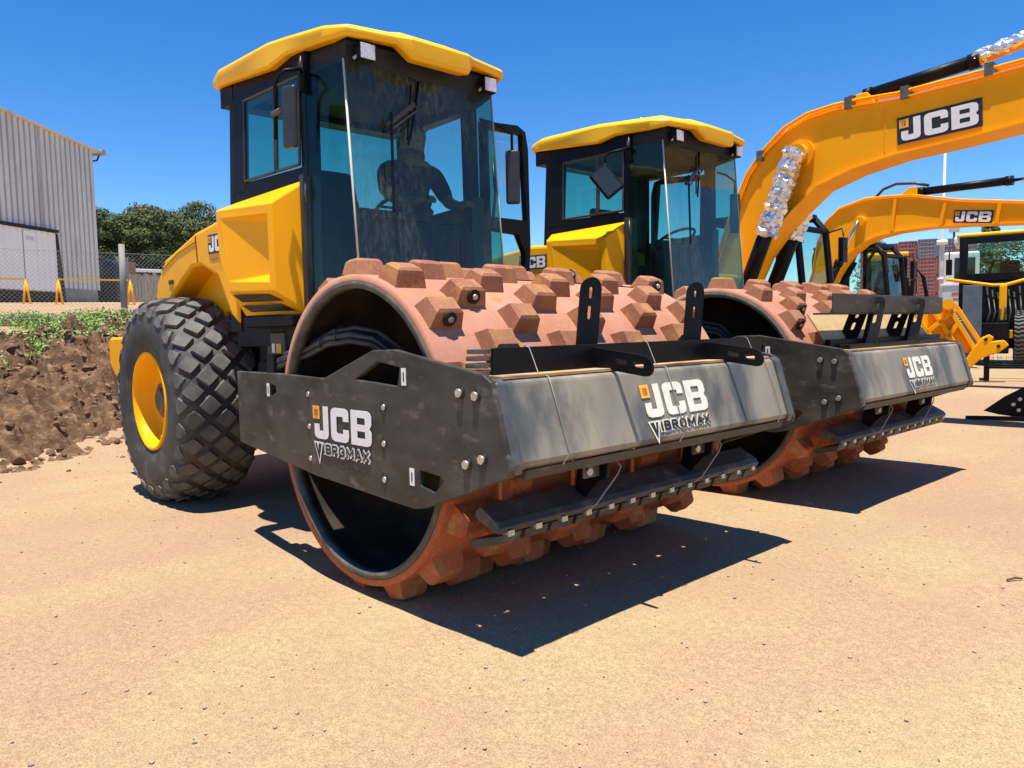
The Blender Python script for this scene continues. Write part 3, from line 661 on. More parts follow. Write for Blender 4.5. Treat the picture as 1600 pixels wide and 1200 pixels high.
        V = [A0, A1, B0, B1, Cc, C2, D0, E0, E1, F0, F1, I0, I1, I2, r0, r1, r2, r3, q0, q1, q2, q3]
        F = [(0, 2, 3, 1), (3, 4, 1), (3, 8, 5, 4), (8, 10, 5), (7, 9, 10, 8), (13, 11, 6, 2), (11, 12, 9, 7, 6), (0, 13, 2),
             (2, 14, 15, 3), (3, 15, 16, 8), (8, 16, 17, 7), (7, 17, 14, 2, 6), (14, 18, 19, 15), (15, 19, 20, 16), (16, 20, 21, 17), (17, 21, 18, 14), (18, 21, 20, 19)]
        mb = MB(); mb.add(V, F); bx = mb.build('side_cover', YEL, root, .022, seg=4)
        for p in bx.data.polygons: p.use_smooth = False
        bx.modifiers['bevel'].angle_limit = R(14)
        import_n = (Vector(F0)-Vector(E0)).cross(Vector(E1)-Vector(E0)).normalized()
        if import_n.y*s < 0: import_n = -import_n
        e0, e1, f0, f1 = Vector(E0), Vector(E1), Vector(F0), Vector(F1)
        def bil(u, v): return (e0*(1-u)+e1*u)*(1-v) + (f0*(1-u)+f1*u)*v + import_n*.004
        mb = MB()
        for v0, v1 in ((.14, .44), (.58, .86)):
            a = [bil(.04+v0*.06, v0), bil(.80, v0), bil(.93, v1), bil(.12+v0*.08, v1)]
            mb.hexa(a, [q + import_n*.002 for q in a])
        mb.build('vent_grille', MARKK, bx)
        mb = MB(); mb.hexa([P(-1.93, -.72, 1.33), P(-1.08, -.70, 1.33), P(-1.08, -.80, 1.33), P(-1.60, -.86, 1.33)], [P(-1.93, -.72, 1.40), P(-1.08, -.70, 1.40), P(-1.08, -.80, 1.40), P(-1.60, -.86, 1.40)])
        mb.build('cover_lower_trim', BLK, bx, .01)
        mb = MB(); y = s*.70; mb.box(-1.085, -1.03, min(s*.60, s*.72), max(s*.60, s*.72), 1.30, 2.24); mb.build('cover_edge_frame', MIRR, root, .01)
    # fittings: lower tank under the cab
    mb = MB(); mb.box(-1.95, -1.15, -.62, .62, 1.02, 1.33); mb.box(-1.90, -1.60, -.66, -.45, .60, 1.10); mb.box(-2.5, -1.9, -.35, .35, .55, 1.2)
    mb.build('cab_base', BLK, root, .015)
    mb = MB(); mb.box(-1.62, -1.36, -.72, -.60, .95, 1.30); tk = mb.build('step_box', MIRR, root, .015)
    mb = MB(); mb.box(-1.47, -1.40, -.724, -.721, 1.15, 1.22); mb.build('warning_sticker', MARKY, tk)
    mb = MB(); mb.box(-1.53, -1.49, -.724, -.721, 1.16, 1.22); mb.build('warning_sticker', WHITE, tk)
def hood(root):
    side = [(-1.92, 2.08), (-2.2, 2.10), (-2.65, 2.055), (-3.3, 1.91), (-3.50, 1.74), (-3.62, 1.50), (-3.62, 1.30), (-3.40, 1.36), (-3.18, 1.60), (-2.74, 1.80), (-2.55, 1.80), (-2.25, 1.70), (-2.05, 1.42), (-1.92, 1.35)]
    mb = MB(); n = len(side)
    # chamfered section: full-width belt and narrower top
    mb.prism(side, 'y', -.77, .77)
    h = mb.build('engine_hood', YEL, root, .03, seg=3)
    mb = MB(); mb.prism([(-1.92, 2.06), (-2.2, 2.085), (-2.65, 2.04), (-3.28, 1.89), (-3.45, 1.72), (-3.5, 1.2), (-4.2, 1.1), (-4.2, .85), (-3.0, .85), (-2.6, 1.45), (-1.92, 1.55)], 'y', -.58, .58); mb.build('engine_cover_inner', YEL, h, .02)
    for s in (-1,):
        maker_logo((-2.36, -.7735, 1.885), (1, 0, -.02), (0, 0, 1), .11, h, WHITE, panel=True, sub=False, off=0)
        lettering('VIBROMAX', (-2.36, -.775, 1.80), (1, 0, -.02), (0, 0, 1), 'model_lettering', MIRR, h, .36, .035)
        decal([[(0, .12), (.24, .0), (.12, -.13), (0, -.04)]], (-3.555, -.7735, 1.50), (1, 0, 0), (0, 0, 1), 'model_panel', MARKK, h)
        lettering('C', (-3.54, -.778, 1.515), (1, 0, -.5), (0, 0, 1), 'model_lettering', MARKY, h, .045, .07)
        lettering('T116', (-3.485, -.778, 1.49), (1, 0, -.5), (0, 0, 1), 'model_lettering', WHITE, h, .12, .07)
    mb = MB(); mb.tube([(-1.92, -.80, 2.02), (-1.87, -.81, 1.85), (-1.80, -.80, 1.60), (-1.72, -.79, 1.42)], .018, 8); mb.tube([(-1.88, -.80, 1.86), (-1.86, -.85, 1.86)], .03, 10); mb.build('hood_stay', BLK, root)
    mb = MB(); mb.tube([(-2.62, -.7735, 2.03), (-2.60, -.7735, 1.83)], .004, 5, smooth=False); mb.tube([(-3.38, -.7735, 1.82), (-3.0, -.7735, 1.93), (-2.62, -.7735, 1.985)], .003, 5, smooth=False); mb.build('hood_shut_line', MARKK, h)
    mb = MB(); mb.box(-3.22, -3.12, -.778, -.77, 1.70, 1.735); mb.build('hood_latch', MARKK, h, .004)
    mb = MB(); mb.prism([(-4.50, 1.25), (-4.44, 1.285), (-3.9, 1.285), (-3.9, .93), (-4.35, .93), (-4.50, 1.04)], 'y', -.90, .90); mb.build('counterweight', YEL, root, .02)
    mb = MB(); mb.box(-3.6, -2.3, -.44, .44, .55, 1.35); mb.tube([(-3.03, -.55, .785), (-3.03, .55, .785)], .14, 20); mb.box(-2.4, -1.45, -.25, .25, .62, .95); mb.build('rear_chassis', BLK, root, .02)
def hoses(root):
    mb = MB()
    for k in range(4):
        dz = .032*(k % 2) + .03*(k//2); dy = .035*(k//2)
        mb.tube([(-.95, -.98+dy, 1.02+dz), (-.86, -1.0+dy, 1.10+dz), (-.70, -1.0+dy, 1.13+dz), (-.50, -1.0+dy, 1.17+dz), (-.30, -1.0+dy, 1.225+dz), (-.12, -.98+dy, 1.24+dz), (-.02, -.92+dy, 1.22+dz), (.04, -.80+dy, 1.12+dz), (.05, -.7+dy, .95+dz)], .0175, 10)
    h = mb.build('hydraulic_hoses', HOSE, root)
    mb = MB()
    for x, z in ((-.62, 1.165), (-.36, 1.235), (-.20, 1.265)):
        mb.tube([(x, -1.022, z-.03), (x+.005, -1.025, z+.02), (x+.008, -.98, z+.058), (x+.005, -.945, z+.02)], .005, 5)
    mb.build('hose_tie', MARKK, h)
    mb = MB(); mb.box(-.97, -.88, -1.03, -.94, 1.03, 1.17); mb.tube([(-.93, -.985, 1.0), (-.93, -.985, 1.05)], .035, 10); mb.tube([(-1.02, -.99, 1.12), (-.97, -.99, 1.12)], .022, 8); mb.build('hose_bracket', BLK, h, .012)
def roller(loc, rz, label, door_open, variant, seed):
    root = thing('road_roller', label, 'road roller', loc, rz, 'padfoot rollers parked side by side')
    drum(root, seed); p = side_plate(root, -1); side_plate(root, 1)
    maker_logo((-.285, -1.1085, .752), (1, 0, 0), (0, 0, 1), .165, p, WHITE, off=.0)
    beam(root); scrapers(root, variant); hoses(root)
    for s in (-1, 1): tyre(root, -3.03, s)
    cab(root, door_open, variant); hood(root)
    return root
rollA = roller((0, 0, 0), 0, 'nearest padfoot road roller, cab door open and a driver inside', True, 0, 1)
rollB = roller((.013, 3.1014, 0), -.006, 'second road roller, scraper plate raised above its drum and cab door shut', False, 1, 2)
# ------------------------------------------------ driver (one continuous body)
SKIN = M('skin', (.30, .16, .10), (.26, .13, .08), 8, rough=.5); SHIRT = M('dark_shirt', (.02, .025, .035), rough=.9); HAIR = M('dark_hair', (.012, .010, .008), rough=.7); TROU = M('dark_trousers', (.015, .018, .03), rough=.9)
def skin_chain(name, verts, edges, mat, parent, root=0, lv=2):
    me = bpy.data.meshes.new(name); me.from_pydata([v[:3] for v in verts], edges, []); me.materials.append(mat)
    o = bpy.data.objects.new(name, me); C.objects.link(o); o.parent = parent
    md = o.modifiers.new('skin', 'SKIN'); md.use_smooth_shade = True
    if not me.skin_vertices: me.attributes.new('x', 'FLOAT', 'POINT')
    for i, v in enumerate(verts):
        r = v[3] if isinstance(v[3], tuple) else (v[3], v[3]); me.skin_vertices[0].data[i].radius = r
    me.skin_vertices[0].data[root].use_root = True
    sb = o.modifiers.new('sub', 'SUBSURF'); sb.levels = lv; sb.render_levels = lv
    return o
def driver():
    p = thing('person', 'person in dark clothes seated inside the nearest cab behind the windscreen', 'person', (-1.40, .32, 1.90), 0)
    V = [(0, 0, .08, (.15, .12)), (.0, 0, .25, (.15, .11)), (.02, 0, .42, (.18, .12)), (.03, 0, .53, (.14, .09)), (.04, 0, .60, .055), (.055, 0, .685, .082), (.075, 0, .775, .108), (.07, 0, .845, .085),
         (.03, .22, .52, .070), (.12, .27, .32, .048), (.34, .20, .26, .036), (.42, .17, .27, .022),
         (.03, -.22, .52, .070), (.12, -.27, .32, .048), (.34, -.20, .26, .036), (.42, -.17, .27, .022),
         (.10, .10, .06, .085), (.45, .13, .08, .062), (.52, .13, -.30, .045), (.62, .13, -.36, .035),
         (.10, -.10, .06, .085), (.45, -.13, .08, .062), (.52, -.13, -.30, .045), (.62, -.13, -.36, .035)]
    E = [(0, 1), (1, 2), (2, 3), (3, 4), (4, 5), (5, 6), (6, 7), (3, 8), (8, 9), (9, 10), (10, 11), (3, 12), (12, 13), (13, 14), (14, 15), (0, 16), (16, 17), (17, 18), (18, 19), (0, 20), (20, 21), (21, 22), (22, 23)]
    # fingers closed towards the wheel
    for h, (hx, hy, hz) in ((11, V[11][:3]), (15, V[15][:3])):
        sg = 1 if hy > 0 else -1
        for k in range(4):
            a = len(V); V.append((hx+.045, hy-sg*(.03-.018*k), hz+.01, .010)); V.append((hx+.075-.004*k, hy-sg*(.03-.018*k), hz-.015, .009)); V.append((hx+.060, hy-sg*(.03-.018*k), hz-.035, .008))
            E += [(h, a), (a, a+1), (a+1, a+2)]
        a = len(V); V.append((hx+.02, hy-sg*.045, hz+.0, .011)); V.append((hx+.05, hy-sg*.05, hz-.02, .009)); E += [(h, a), (a, a+1)]
    b = skin_chain('body', V, E, SKIN, p)
    sh = [(x, y, z, (tuple(q*1.09 for q in r) if isinstance(r, tuple) else r*1.15)) for x, y, z, r in (V[0], V[1], V[2], V[3], V[8], V[9], V[12], V[13])]
    skin_chain('shirt', sh, [(0, 1), (1, 2), (2, 3), (3, 4), (4, 5), (3, 6), (6, 7)], SHIRT, p)
    tr = [(V[i][0], V[i][1], V[i][2], (tuple(q*1.08 for q in V[i][3]) if isinstance(V[i][3], tuple) else V[i][3]*1.15)) for i in (0, 16, 17, 18, 20, 21, 22)]
    skin_chain('trousers', tr, [(0, 1), (1, 2), (2, 3), (0, 4), (4, 5), (5, 6)], TROU, p)
    skin_chain('hair', [(.03, 0, .77, .105), (.05, 0, .85, .098), (.085, 0, .885, .07)], [(0, 1), (1, 2)], HAIR, p)
    mb = MB(); mb.tube([(.168, 0, .79), (.190, 0, .765), (.175, 0, .755)], [.012, .016, .012], 8); mb.build('nose', SKIN, p)
    mb = MB()
    for s in (-1, 1): mb.tube([(.160, s*.036, .80), (.174, s*.036, .80)], .011, 8)
    islands(mb, 'eye', MARKK, p)
    mb = MB(); mb.tube([(.160, -.025, .725), (.168, 0, .722), (.160, .025, .725)], .006, 6); mb.build('mouth', MARKR, p)
driver()
# ------------------------------------------------ terrain
def sstep(a, b, t): t = max(0, min(1, (t-a)/(b-a))); return t*t*(3-2*t)
PR = [(-5.8, 0), (-8, .72), (-10, 1.2), (-12.5, 1.62), (-20, 2.22), (-27, 2.6), (-60, 2.9), (-400, 3.0)]
def ground_h(x, y):
    x2 = x - .15*max(0, y-3)
    if x2 >= -5.8: h = 0
    else:
        h = 3
        for (a, ha), (b, hb) in zip(PR, PR[1:]):
            if a >= x2 >= b: h = ha + (hb-ha)*(a-x2)/(a-b); break
    return h*(1-sstep(12, 26, y)) + .012*noise.noise((x*.5, y*.5, 0)) + .006*noise.noise((x*2.1, y*2.1, 4))
def axis(lo, hi, c0, c1, fine, g=1.16):
    v = [c0]; 
    while v[-1] < c1: v.append(v[-1] + fine)
    st = fine
    while v[-1] < hi: st *= g; v.append(v[-1] + st)
    a = []; st = fine; q = c0
    while q > lo: st *= g; q -= st; a.append(q)
    return a[::-1] + v
GX, GY = axis(-420, 300, -14, 5, .22), axis(-300, 700, -5, 8, .22)
def groundmat():
    m, nt, b = newmat('sandy_gravel'); b.inputs['Roughness'].default_value = .95; b.inputs['Specular IOR Level'].default_value = .15
    big = noisetex(nt, .55, 4); r1 = ramp(nt, big.outputs[0], .38, .62)
    c = mix(nt, r1.outputs[0], (.395, .256, .150), (.425, .316, .168))
    st = noisetex(nt, .9, 5, (1.0, .28, 1), off=(4, 2, 0)); r2 = ramp(nt, st.outputs[0], .50, .70); c = mix(nt, r2.outputs[0], c, (.41, .252, .158))
    md = noisetex(nt, 7, 6, rough=.7); r3 = ramp(nt, md.outputs[0], .35, .75); mm = N(nt, 'ShaderNodeMath', operation='MULTIPLY'); nt.links.new(r3.outputs[0], mm.inputs[0]); mm.inputs[1].default_value = .30
    c = mix(nt, mm.outputs[0], c, (.30, .20, .125))
    fi = noisetex(nt, 150, 3, rough=.8); r4 = ramp(nt, fi.outputs[0], .36, .60, (.55, .53, .50, 1), (1.22, 1.22, 1.22, 1))
    f2 = noisetex(nt, 30, 4, rough=.8, off=(5, 5, 5)); r5 = ramp(nt, f2.outputs[0], .40, .60, (.84, .83, .82, 1), (1.06, 1.06, 1.06, 1))
    for r in (r4, r5):
        mu = N(nt, 'ShaderNodeMix', data_type='RGBA', blend_type='MULTIPLY'); mu.inputs[0].default_value = .8
        nt.links.new(c, mu.inputs[6]); nt.links.new(r.outputs[0], mu.inputs[7]); c = mu.outputs[2]
    # scattered dark grit
    tc = N(nt, 'ShaderNodeTexCoord'); vo = N(nt, 'ShaderNodeTexVoronoi'); vo.inputs['Scale'].default_value = 42; nt.links.new(tc.outputs['Object'], vo.inputs[0])
    g1 = ramp(nt, vo.outputs['Distance'], .10, .17, (1, 1, 1, 1), (0, 0, 0, 1)); cl = noisetex(nt, 1.1, 5, (1, .4, 1), off=(7, 7, 7)); g2 = ramp(nt, cl.outputs[0], .46, .60)
    mg = N(nt, 'ShaderNodeMath', operation='MULTIPLY'); nt.links.new(g1.outputs[0], mg.inputs[0]); nt.links.new(g2.outputs[0], mg.inputs[1])
    m3 = N(nt, 'ShaderNodeMath', operation='MULTIPLY'); nt.links.new(mg.outputs[0], m3.inputs[0]); m3.inputs[1].default_value = .7
    c = mix(nt, m3.outputs[0], c, (.15, .10, .075))
    pt_ = ramp(nt, cl.outputs[0], .50, .72); m4 = N(nt, 'ShaderNodeMath', operation='MULTIPLY'); nt.links.new(pt_.outputs[0], m4.inputs[0]); m4.inputs[1].default_value = .35
    c = mix(nt, m4.outputs[0], c, (.30, .205, .135))
    nt.links.new(c, b.inputs['Base Color'])
    bp = N(nt, 'ShaderNodeBump'); bp.inputs['Strength'].default_value = .55; bp.inputs['Distance'].default_value = .006; nt.links.new(fi.outputs[0], bp.inputs['Height'])
    b2 = N(nt, 'ShaderNodeBump'); b2.inputs['Strength'].default_value = .5; b2.inputs['Distance'].default_value = .02; nt.links.new(md.outputs[0], b2.inputs['Height']); nt.links.new(bp.outputs[0], b2.inputs['Normal'])
    nt.links.new(b2.outputs[0], b.inputs['Normal'])
    return m
GROUND = groundmat()
mb = MB(); mb.add([(x, y, ground_h(x, y)-.004) for y in GY for x in GX], [(j*len(GX)+i, j*len(GX)+i+1, (j+1)*len(GX)+i+1, (j+1)*len(GX)+i) for j in range(len(GY)-1) for i in range(len(GX)-1)], True)
struct(mb.build('ground', GROUND))
SOIL = M('dark_brown_soil', (.105, .056, .030), (.215, .125, .070), 5, .35, .68, rough=.95, bump=1.0, bscale=35, c3=(.36, .24, .15), scale3=14, lo3=.52, hi3=.8, spec=.1)
def pile_h(x, y):
    # ridge of dug soil; its foot runs from (-5.2,-1.9) towards (-6.8,.4) and beyond
    d = (-5.25 - x) - max(-.6, min(1.5, (y+1.8)*.62))
    base = ground_h(x, y)
    t = sstep(0, 1.9, d)*(1-sstep(2.6, 4.4, d))
    n1 = noise.fractal((x*1.1, y*1.1, 2), 1, 2, 3); n2 = noise.fractal((x*3.6+5, y*3.6, 7), .7, 2.1, 4); n3 = noise.voronoi((x*4.2, y*4.2, 1))[0][0]; n4 = noise.voronoi((x*10, y*10, 3))[0][0]
    edge = sstep(-.15, .35, d)*(1-sstep(3.6, 4.4, d))
    return base - .03 + edge*.03 + t*(.46 + .26*n1) + edge*(.16*n2 + .24*(.45-n3) + .10*(.4-n4) + .05*noise.noise((x*17, y*17, 5)))
xs = [-10.2 + i*.042 for i in range(125)]; ys = [-5 + j*.05 for j in range(170)]
mb = MB(); mb.add([(x+.03*noise.noise((x*6, y*6, 0)), y+.03*noise.noise((x*6, y*6, 9)), pile_h(x, y)) for y in ys for x in xs], [(j*125+i, j*125+i+1, (j+1)*125+i+1, (j+1)*125+i) for j in range(169) for i in range(124)])
struct(mb.build('dirt_mound', SOIL))
PHI = (1+5**.5)/2
ICO = [Vector(v).normalized() for v in ((-1, PHI, 0), (1, PHI, 0), (-1, -PHI, 0), (1, -PHI, 0), (0, -1, PHI), (0, 1, PHI), (0, -1, -PHI), (0, 1, -PHI), (PHI, 0, -1), (PHI, 0, 1), (-PHI, 0, -1), (-PHI, 0, 1))]
ICF = [(0, 11, 5), (0, 5, 1), (0, 1, 7), (0, 7, 10), (0, 10, 11), (1, 5, 9), (5, 11, 4), (11, 10, 2), (10, 7, 6), (7, 1, 8), (3, 9, 4), (3, 4, 2), (3, 2, 6), (3, 6, 8), (3, 8, 9), (4, 9, 5), (2, 4, 11), (6, 2, 10), (8, 6, 7), (9, 8, 1)]
def rock(mb, c, r, rnd, sq=.75):
    a = rnd.uniform(0, 6.28); ca, sa = math.cos(a), math.sin(a); q = []
    for v in ICO:
        k = r*rnd.uniform(.72, 1.25); x, y = v.x*k, v.y*k*.85; q.append((c[0]+x*ca-y*sa, c[1]+x*sa+y*ca, c[2]+v.z*k*sq))
    mb.add(q, ICF)
rnd = random.Random(11); mb = MB()
for k in range(1500):
    x, y = rnd.uniform(-9.5, -4.9), rnd.uniform(-4.5, 1.5); d = (-5.25-x)-max(-.6, min(1.5, (y+1.8)*.62))
    if d < -.7 or rnd.random() > sstep(-.9, .5, d)+.05: continue
    r = rnd.choice((.015, .02, .025, .03, .03, .04, .05, .06, .09)) if d > 0 else rnd.choice((.012, .015, .02, .03))
    rock(mb, (x, y, max(pile_h(x, y), ground_h(x, y))+r*-.15), r, rnd)
stuff(mb.build('soil_clods', SOIL), 'loose brown soil clods strewn over and below the dirt mound', 'soil clods')
PEB = M('pebble', (.36, .25, .17), (.46, .34, .24), 3, rough=.9); mb = MB()
for k in range(1500):
    a = rnd.uniform(1.55, 3.25); D = .9 + 11*rnd.random()**1.6; x, y = 3.2+D*math.cos(a), -3+D*math.sin(a)
    r = rnd.choice((.003, .003, .004, .005, .006, .009)); 
    if x < -5: continue
    rock(mb, (x, y, ground_h(x, y)+r*.1), r, rnd, .6)
stuff(mb.build('pebbles', PEB), 'tiny pebbles and grit scattered over the sandy yard', 'pebbles')
TWIG = M('dry_twig', (.10, .06, .035), rough=.9)
for (x, y, a, L) in ((-1.35, -3.05, .3, .07), (-.55, -2.55, 2.2, .06), (2.2, 1.3, 1.0, .045)):
    mb = MB(); z = ground_h(x, y)+.006; dx, dy = math.cos(a)*L, math.sin(a)*L
    mb.tube([(x-dx, y-dy, z), (x, y+.01, z+.006), (x+dx, y+dy, z)], [.005, .006, .003], 6)
    tag(mb.build('dry_twig', TWIG), {-1.35: 'dry twig on the sand left of the nearest drum, farther from it', -.55: 'short dry twig on the sand just left of the nearest drum shadow', 2.2: 'dry twig on the open sand at right, in front of the rollers'}[x], 'twig', 'twigs on the sand')
# grass
GRASS = M('grass_blade', (.20, .31, .06), (.30, .38, .12), 2.5, rough=.8, c3=(.28, .27, .10), scale3=3, lo3=.5, hi3=.75)
def leaves(mb, x, y, z, h, rnd, n, sz):
    for k in range(n):
        p = Vector((x+rnd.gauss(0, .06), y+rnd.gauss(0, .06), z+rnd.random()*h)); n_ = Vector((rnd.gauss(0, .7), rnd.gauss(0, .7), 1)).normalized(); u = n_.orthogonal().normalized(); a = rnd.uniform(0, 6.28)
        u = (u*math.cos(a)+n_.cross(u)*math.sin(a)); v = n_.cross(u); s_ = sz*rnd.uniform(.6, 1.3)
        mb.add([p-u*s_, p-v*s_*.4, p+u*s_, p+v*s_*.4], [(0, 1, 2, 3)])
def tuft(mb, x, y, z, h, rnd, n, sp=.05, wd=.006):
    for k in range(n):
        a = rnd.uniform(0, 6.28); b = rnd.uniform(.1, .6)*h; px, py = x+rnd.gauss(0, sp), y+rnd.gauss(0, sp); hh = h*rnd.uniform(.5, 1.1)
        u = (math.cos(a+1.57)*wd, math.sin(a+1.57)*wd)
        mb.add([(px-u[0], py-u[1], z-.02), (px+u[0], py+u[1], z-.02), (px+math.cos(a)*b*.4+u[0]*.7, py+math.sin(a)*b*.4+u[1]*.7, z+hh*.6), (px+math.cos(a)*b, py+math.sin(a)*b, z+hh)], [(0, 1, 2), (0, 2, 3)])
mb = MB(); rnd = random.Random(5)
for k in range(8000):
    x, y = rnd.uniform(-13.2, -7.2), rnd.uniform(-4.5, 3.2)
    c = noise.noise((x*.55, y*.55, 3)); d = (-5.25-x)-max(-.6, min(1.5, (y+1.8)*.62))
    if d < 2.0 + rnd.uniform(-.3, .6): continue
    if c < -.15 and rnd.random() < .85: continue
    h = (.05 + .06*rnd.random()) * (1.9 if x < -11 and c > 0 else 1); zz = max(ground_h(x, y), pile_h(x, y)); tuft(mb, x, y, zz, h, rnd, 2, .07, .011); leaves(mb, x, y, zz+.01, h*.9, rnd, 9, .030)
stuff(mb.build('grass', GRASS), 'rough green grass and weeds on the bank behind the dirt mound', 'grass')
mb = MB()
for k in range(700):
    x, y = rnd.uniform(-9, 6), rnd.uniform(20, 34)
    if noise.noise((x*.4, y*.4, 8)) < .05: continue
    tuft(mb, x, y, ground_h(x, y), .12, rnd, 5, .10, .012)
stuff(mb.build('sparse_grass', GRASS), 'sparse dry grass patches on the sand under the wheel loader', 'grass')
# ------------------------------------------------ background, left
def corr_wall(P, d, L, z0, ztop, mat, name, parent, pitch=.215, dep=.075, out=(0, 0, 0)):
    """corrugated sheet wall from P along d (2D unit), trapezoid ribs; ztop(u) gives the top"""
    n = Vector((d[1], -d[0], 0)); mb = MB(); u = 0; pts = []
    while u < L:
        for a, o in ((0, 0), (.22, 0), (.30, dep), (.92, dep)):
            if u + a*pitch < L: pts.append((u + a*pitch, o))
        u += pitch
    pts.append((L, 0)); vs = []
    for uu, o in pts:
        q = Vector((P[0] + d[0]*uu, P[1] + d[1]*uu, 0)) + n*o
        vs += [(q.x, q.y, z0), (q.x, q.y, ztop(uu)), (q.x-n.x*.02, q.y-n.y*.02, z0), (q.x-n.x*.02, q.y-n.y*.02, ztop(uu))]
    fs = []
    for i in range(len(pts)-1):
        a = 4*i; b = a+4; fs += [(a, b, b+1, a+1), (a+2, a+3, b+3, b+2), (a+1, b+1, b+3, a+3)]
    mb.add(vs, fs); return mb.build(name, mat, parent)
SHEET = M('galvanised_sheet', (.62, .60, .55), (.74, .71, .65), 1.3, .35, .7, rough=.5, metal=.15, stretch=(1, 1, .3), c3=(.55, .48, .40), scale3=2.2, lo3=.55, hi3=.8)
DOORW = M('white_sheet_door', (.92, .90, .86), (.86, .82, .77), 1.5, .45, .8, rough=.55)
CONC = M('weathered_concrete', (.28, .24, .19), (.40, .35, .28), 3, rough=.9, bump=.2, bscale=12)
DARKG = M('dark_void_paint', (.02, .018, .016), rough=.8)
sh = thing('metal_shed', 'tall grey corrugated metal shed with a white sliding door', 'shed')
A = Vector((-19.2, -4.0)); B = Vector((-25.8, 4.66)); dd = (B-A).normalized(); L = (B-A).length; zg = 2.44
nb = Vector((-dd.y, dd.x)) * 1.0     # towards the back
if nb.dot(Vector((-1, 0))) < 0: nb = -nb
def ztop(u): return 7.68 + (L-u)*.085
corr_wall(A, dd, L-2.35, zg+.34, ztop, SHEET, 'gable_wall', sh)
P2 = A + dd*(L-2.35)
corr_wall(P2, dd, 2.35, zg+.50, lambda u: 7.68 + (2.35-u)*.085, SHEET, 'gable_wall', sh)
ob = [o for o in sh.children][0]
# joints between sheet rows
for zz in (5.0, 6.15):
    mb = MB(); q = A - nb*.04; e = B - nb*.04
    mb.hexa([(q.x, q.y, zz), (e.x, e.y, zz-.12), (e.x-nb.x*.012, e.y-nb.y*.012, zz-.12), (q.x-nb.x*.012, q.y-nb.y*.012, zz)], [(q.x, q.y, zz+.02), (e.x, e.y, zz-.10), (e.x-nb.x*.012, e.y-nb.y*.012, zz-.10), (q.x-nb.x*.012, q.y-nb.y*.012, zz+.02)])
    mb.build('sheet_joint', SHEET, sh)
mb = MB(); q = A + nb*.02; e = B + nb*.02
mb.hexa([(q.x, q.y, zg-.6), (e.x, e.y, zg-.6), (e.x+nb.x*.2, e.y+nb.y*.2, zg-.6), (q.x+nb.x*.2, q.y+nb.y*.2, zg-.6)], [(q.x, q.y, zg+.35), (e.x, e.y, zg+.35), (e.x+nb.x*.2, e.y+nb.y*.2, zg+.35), (q.x+nb.x*.2, q.y+nb.y*.2, zg+.35)])
mb.build('plinth', CONC, sh)
# roof and side wall
Rk = 14
def pt(v, z): return (v.x, v.y, z)
mb = MB(); o1 = A - nb*.18 - dd*0; o2 = B - nb*.18 + dd*.32; b1 = A + nb*Rk; b2 = B + nb*Rk + dd*.32
mb.hexa([pt(o1, ztop(0)), pt(o2, ztop(L)-.047), pt(b2, ztop(L)-.047), pt(b1, ztop(0))], [pt(o1, ztop(0)+.07), pt(o2, ztop(L)+.025), pt(b2, ztop(L)+.025), pt(b1, ztop(0)+.07)])
mb.build('roof', SHEET, sh)
mb = MB(); g1 = B + dd*.33 - nb*.2; g2 = B + dd*.50 - nb*.2
mb.hexa([pt(g1, 7.60), pt(g2, 7.60), pt(g2+nb*Rk, 7.60), pt(g1+nb*Rk, 7.60)], [pt(g1, 7.78), pt(g2, 7.78), pt(g2+nb*Rk, 7.78), pt(g1+nb*Rk, 7.78)])
gt = mb.build('gutter', M('gutter_paint', (.42, .34, .29), rough=.6), sh)
mb = MB(); k1 = B + dd*.42; mb.tube([pt(k1, 7.60), pt(B + dd*.3, 7.40), pt(B + dd*.02, 7.32)], .03, 6); mb.build('gutter_brace', DARKG, sh)
mb = MB(); mb.hexa([pt(B - dd*.03 + nb*.03, zg), pt(B - dd*.02 + nb*.03, zg), pt(B - dd*.02 + nb*Rk, zg), pt(B - dd*.03 + nb*Rk, zg)], [pt(B - dd*.03+nb*.03, 7.7), pt(B - dd*.02+nb*.03, 7.7), pt(B - dd*.02 + nb*Rk, 7.7), pt(B - dd*.03 + nb*Rk, 7.7)])
mb.build('side_wall', SHEET, sh)
# sliding door standing proud on a rail
ud = L - 1.98 - 2.3; Pd = A + dd*ud - nb*.13
dr = corr_wall(Pd, dd, 2.3, zg+.36, lambda u: 4.64, DOORW, 'sliding_door', sh, pitch=.24, dep=.03)
mb = MB(); a = Pd + dd*.95 - nb*.05; b_ = Pd + dd*1.38 - nb*.05
mb.hexa([pt(a, zg+.4), pt(b_, zg+.4), pt(b_-nb*.02, zg+.4), pt(a-nb*.02, zg+.4)], [pt(a, 4.58), pt(b_, 4.58), pt(b_-nb*.02, 4.58), pt(a-nb*.02, 4.58)]); w1 = mb.build('wicket_door', DOORW, dr)
mb = MB(); mb.hexa([pt(a+dd*.08-nb*.021, 4.3), pt(b_-dd*.05-nb*.021, 4.3), pt(b_-dd*.05-nb*.03, 4.3), pt(a+dd*.08-nb*.03, 4.3)], [pt(a+dd*.08-nb*.021, 4.42), pt(b_-dd*.05-nb*.021, 4.42), pt(b_-dd*.05-nb*.03, 4.42), pt(a+dd*.08-nb*.03, 4.42)]); mb.build('door_vent', SHEET, dr)
mb = MB(); a = A + dd*(ud-4) - nb*.10; b_ = Pd + dd*2.34 + nb*.03
mb.hexa([pt(a, 4.66), pt(b_, 4.66), pt(b_-nb*.14, 4.66), pt(a-nb*.14, 4.66)], [pt(a, 4.74), pt(b_, 4.74), pt(b_-nb*.14, 4.74), pt(a-nb*.14, 4.74)]); mb.build('door_rail', DARKG, sh)
mb = MB(); a = Pd + dd*2.31 + nb*.02; b_ = Pd + dd*2.62 + nb*.02
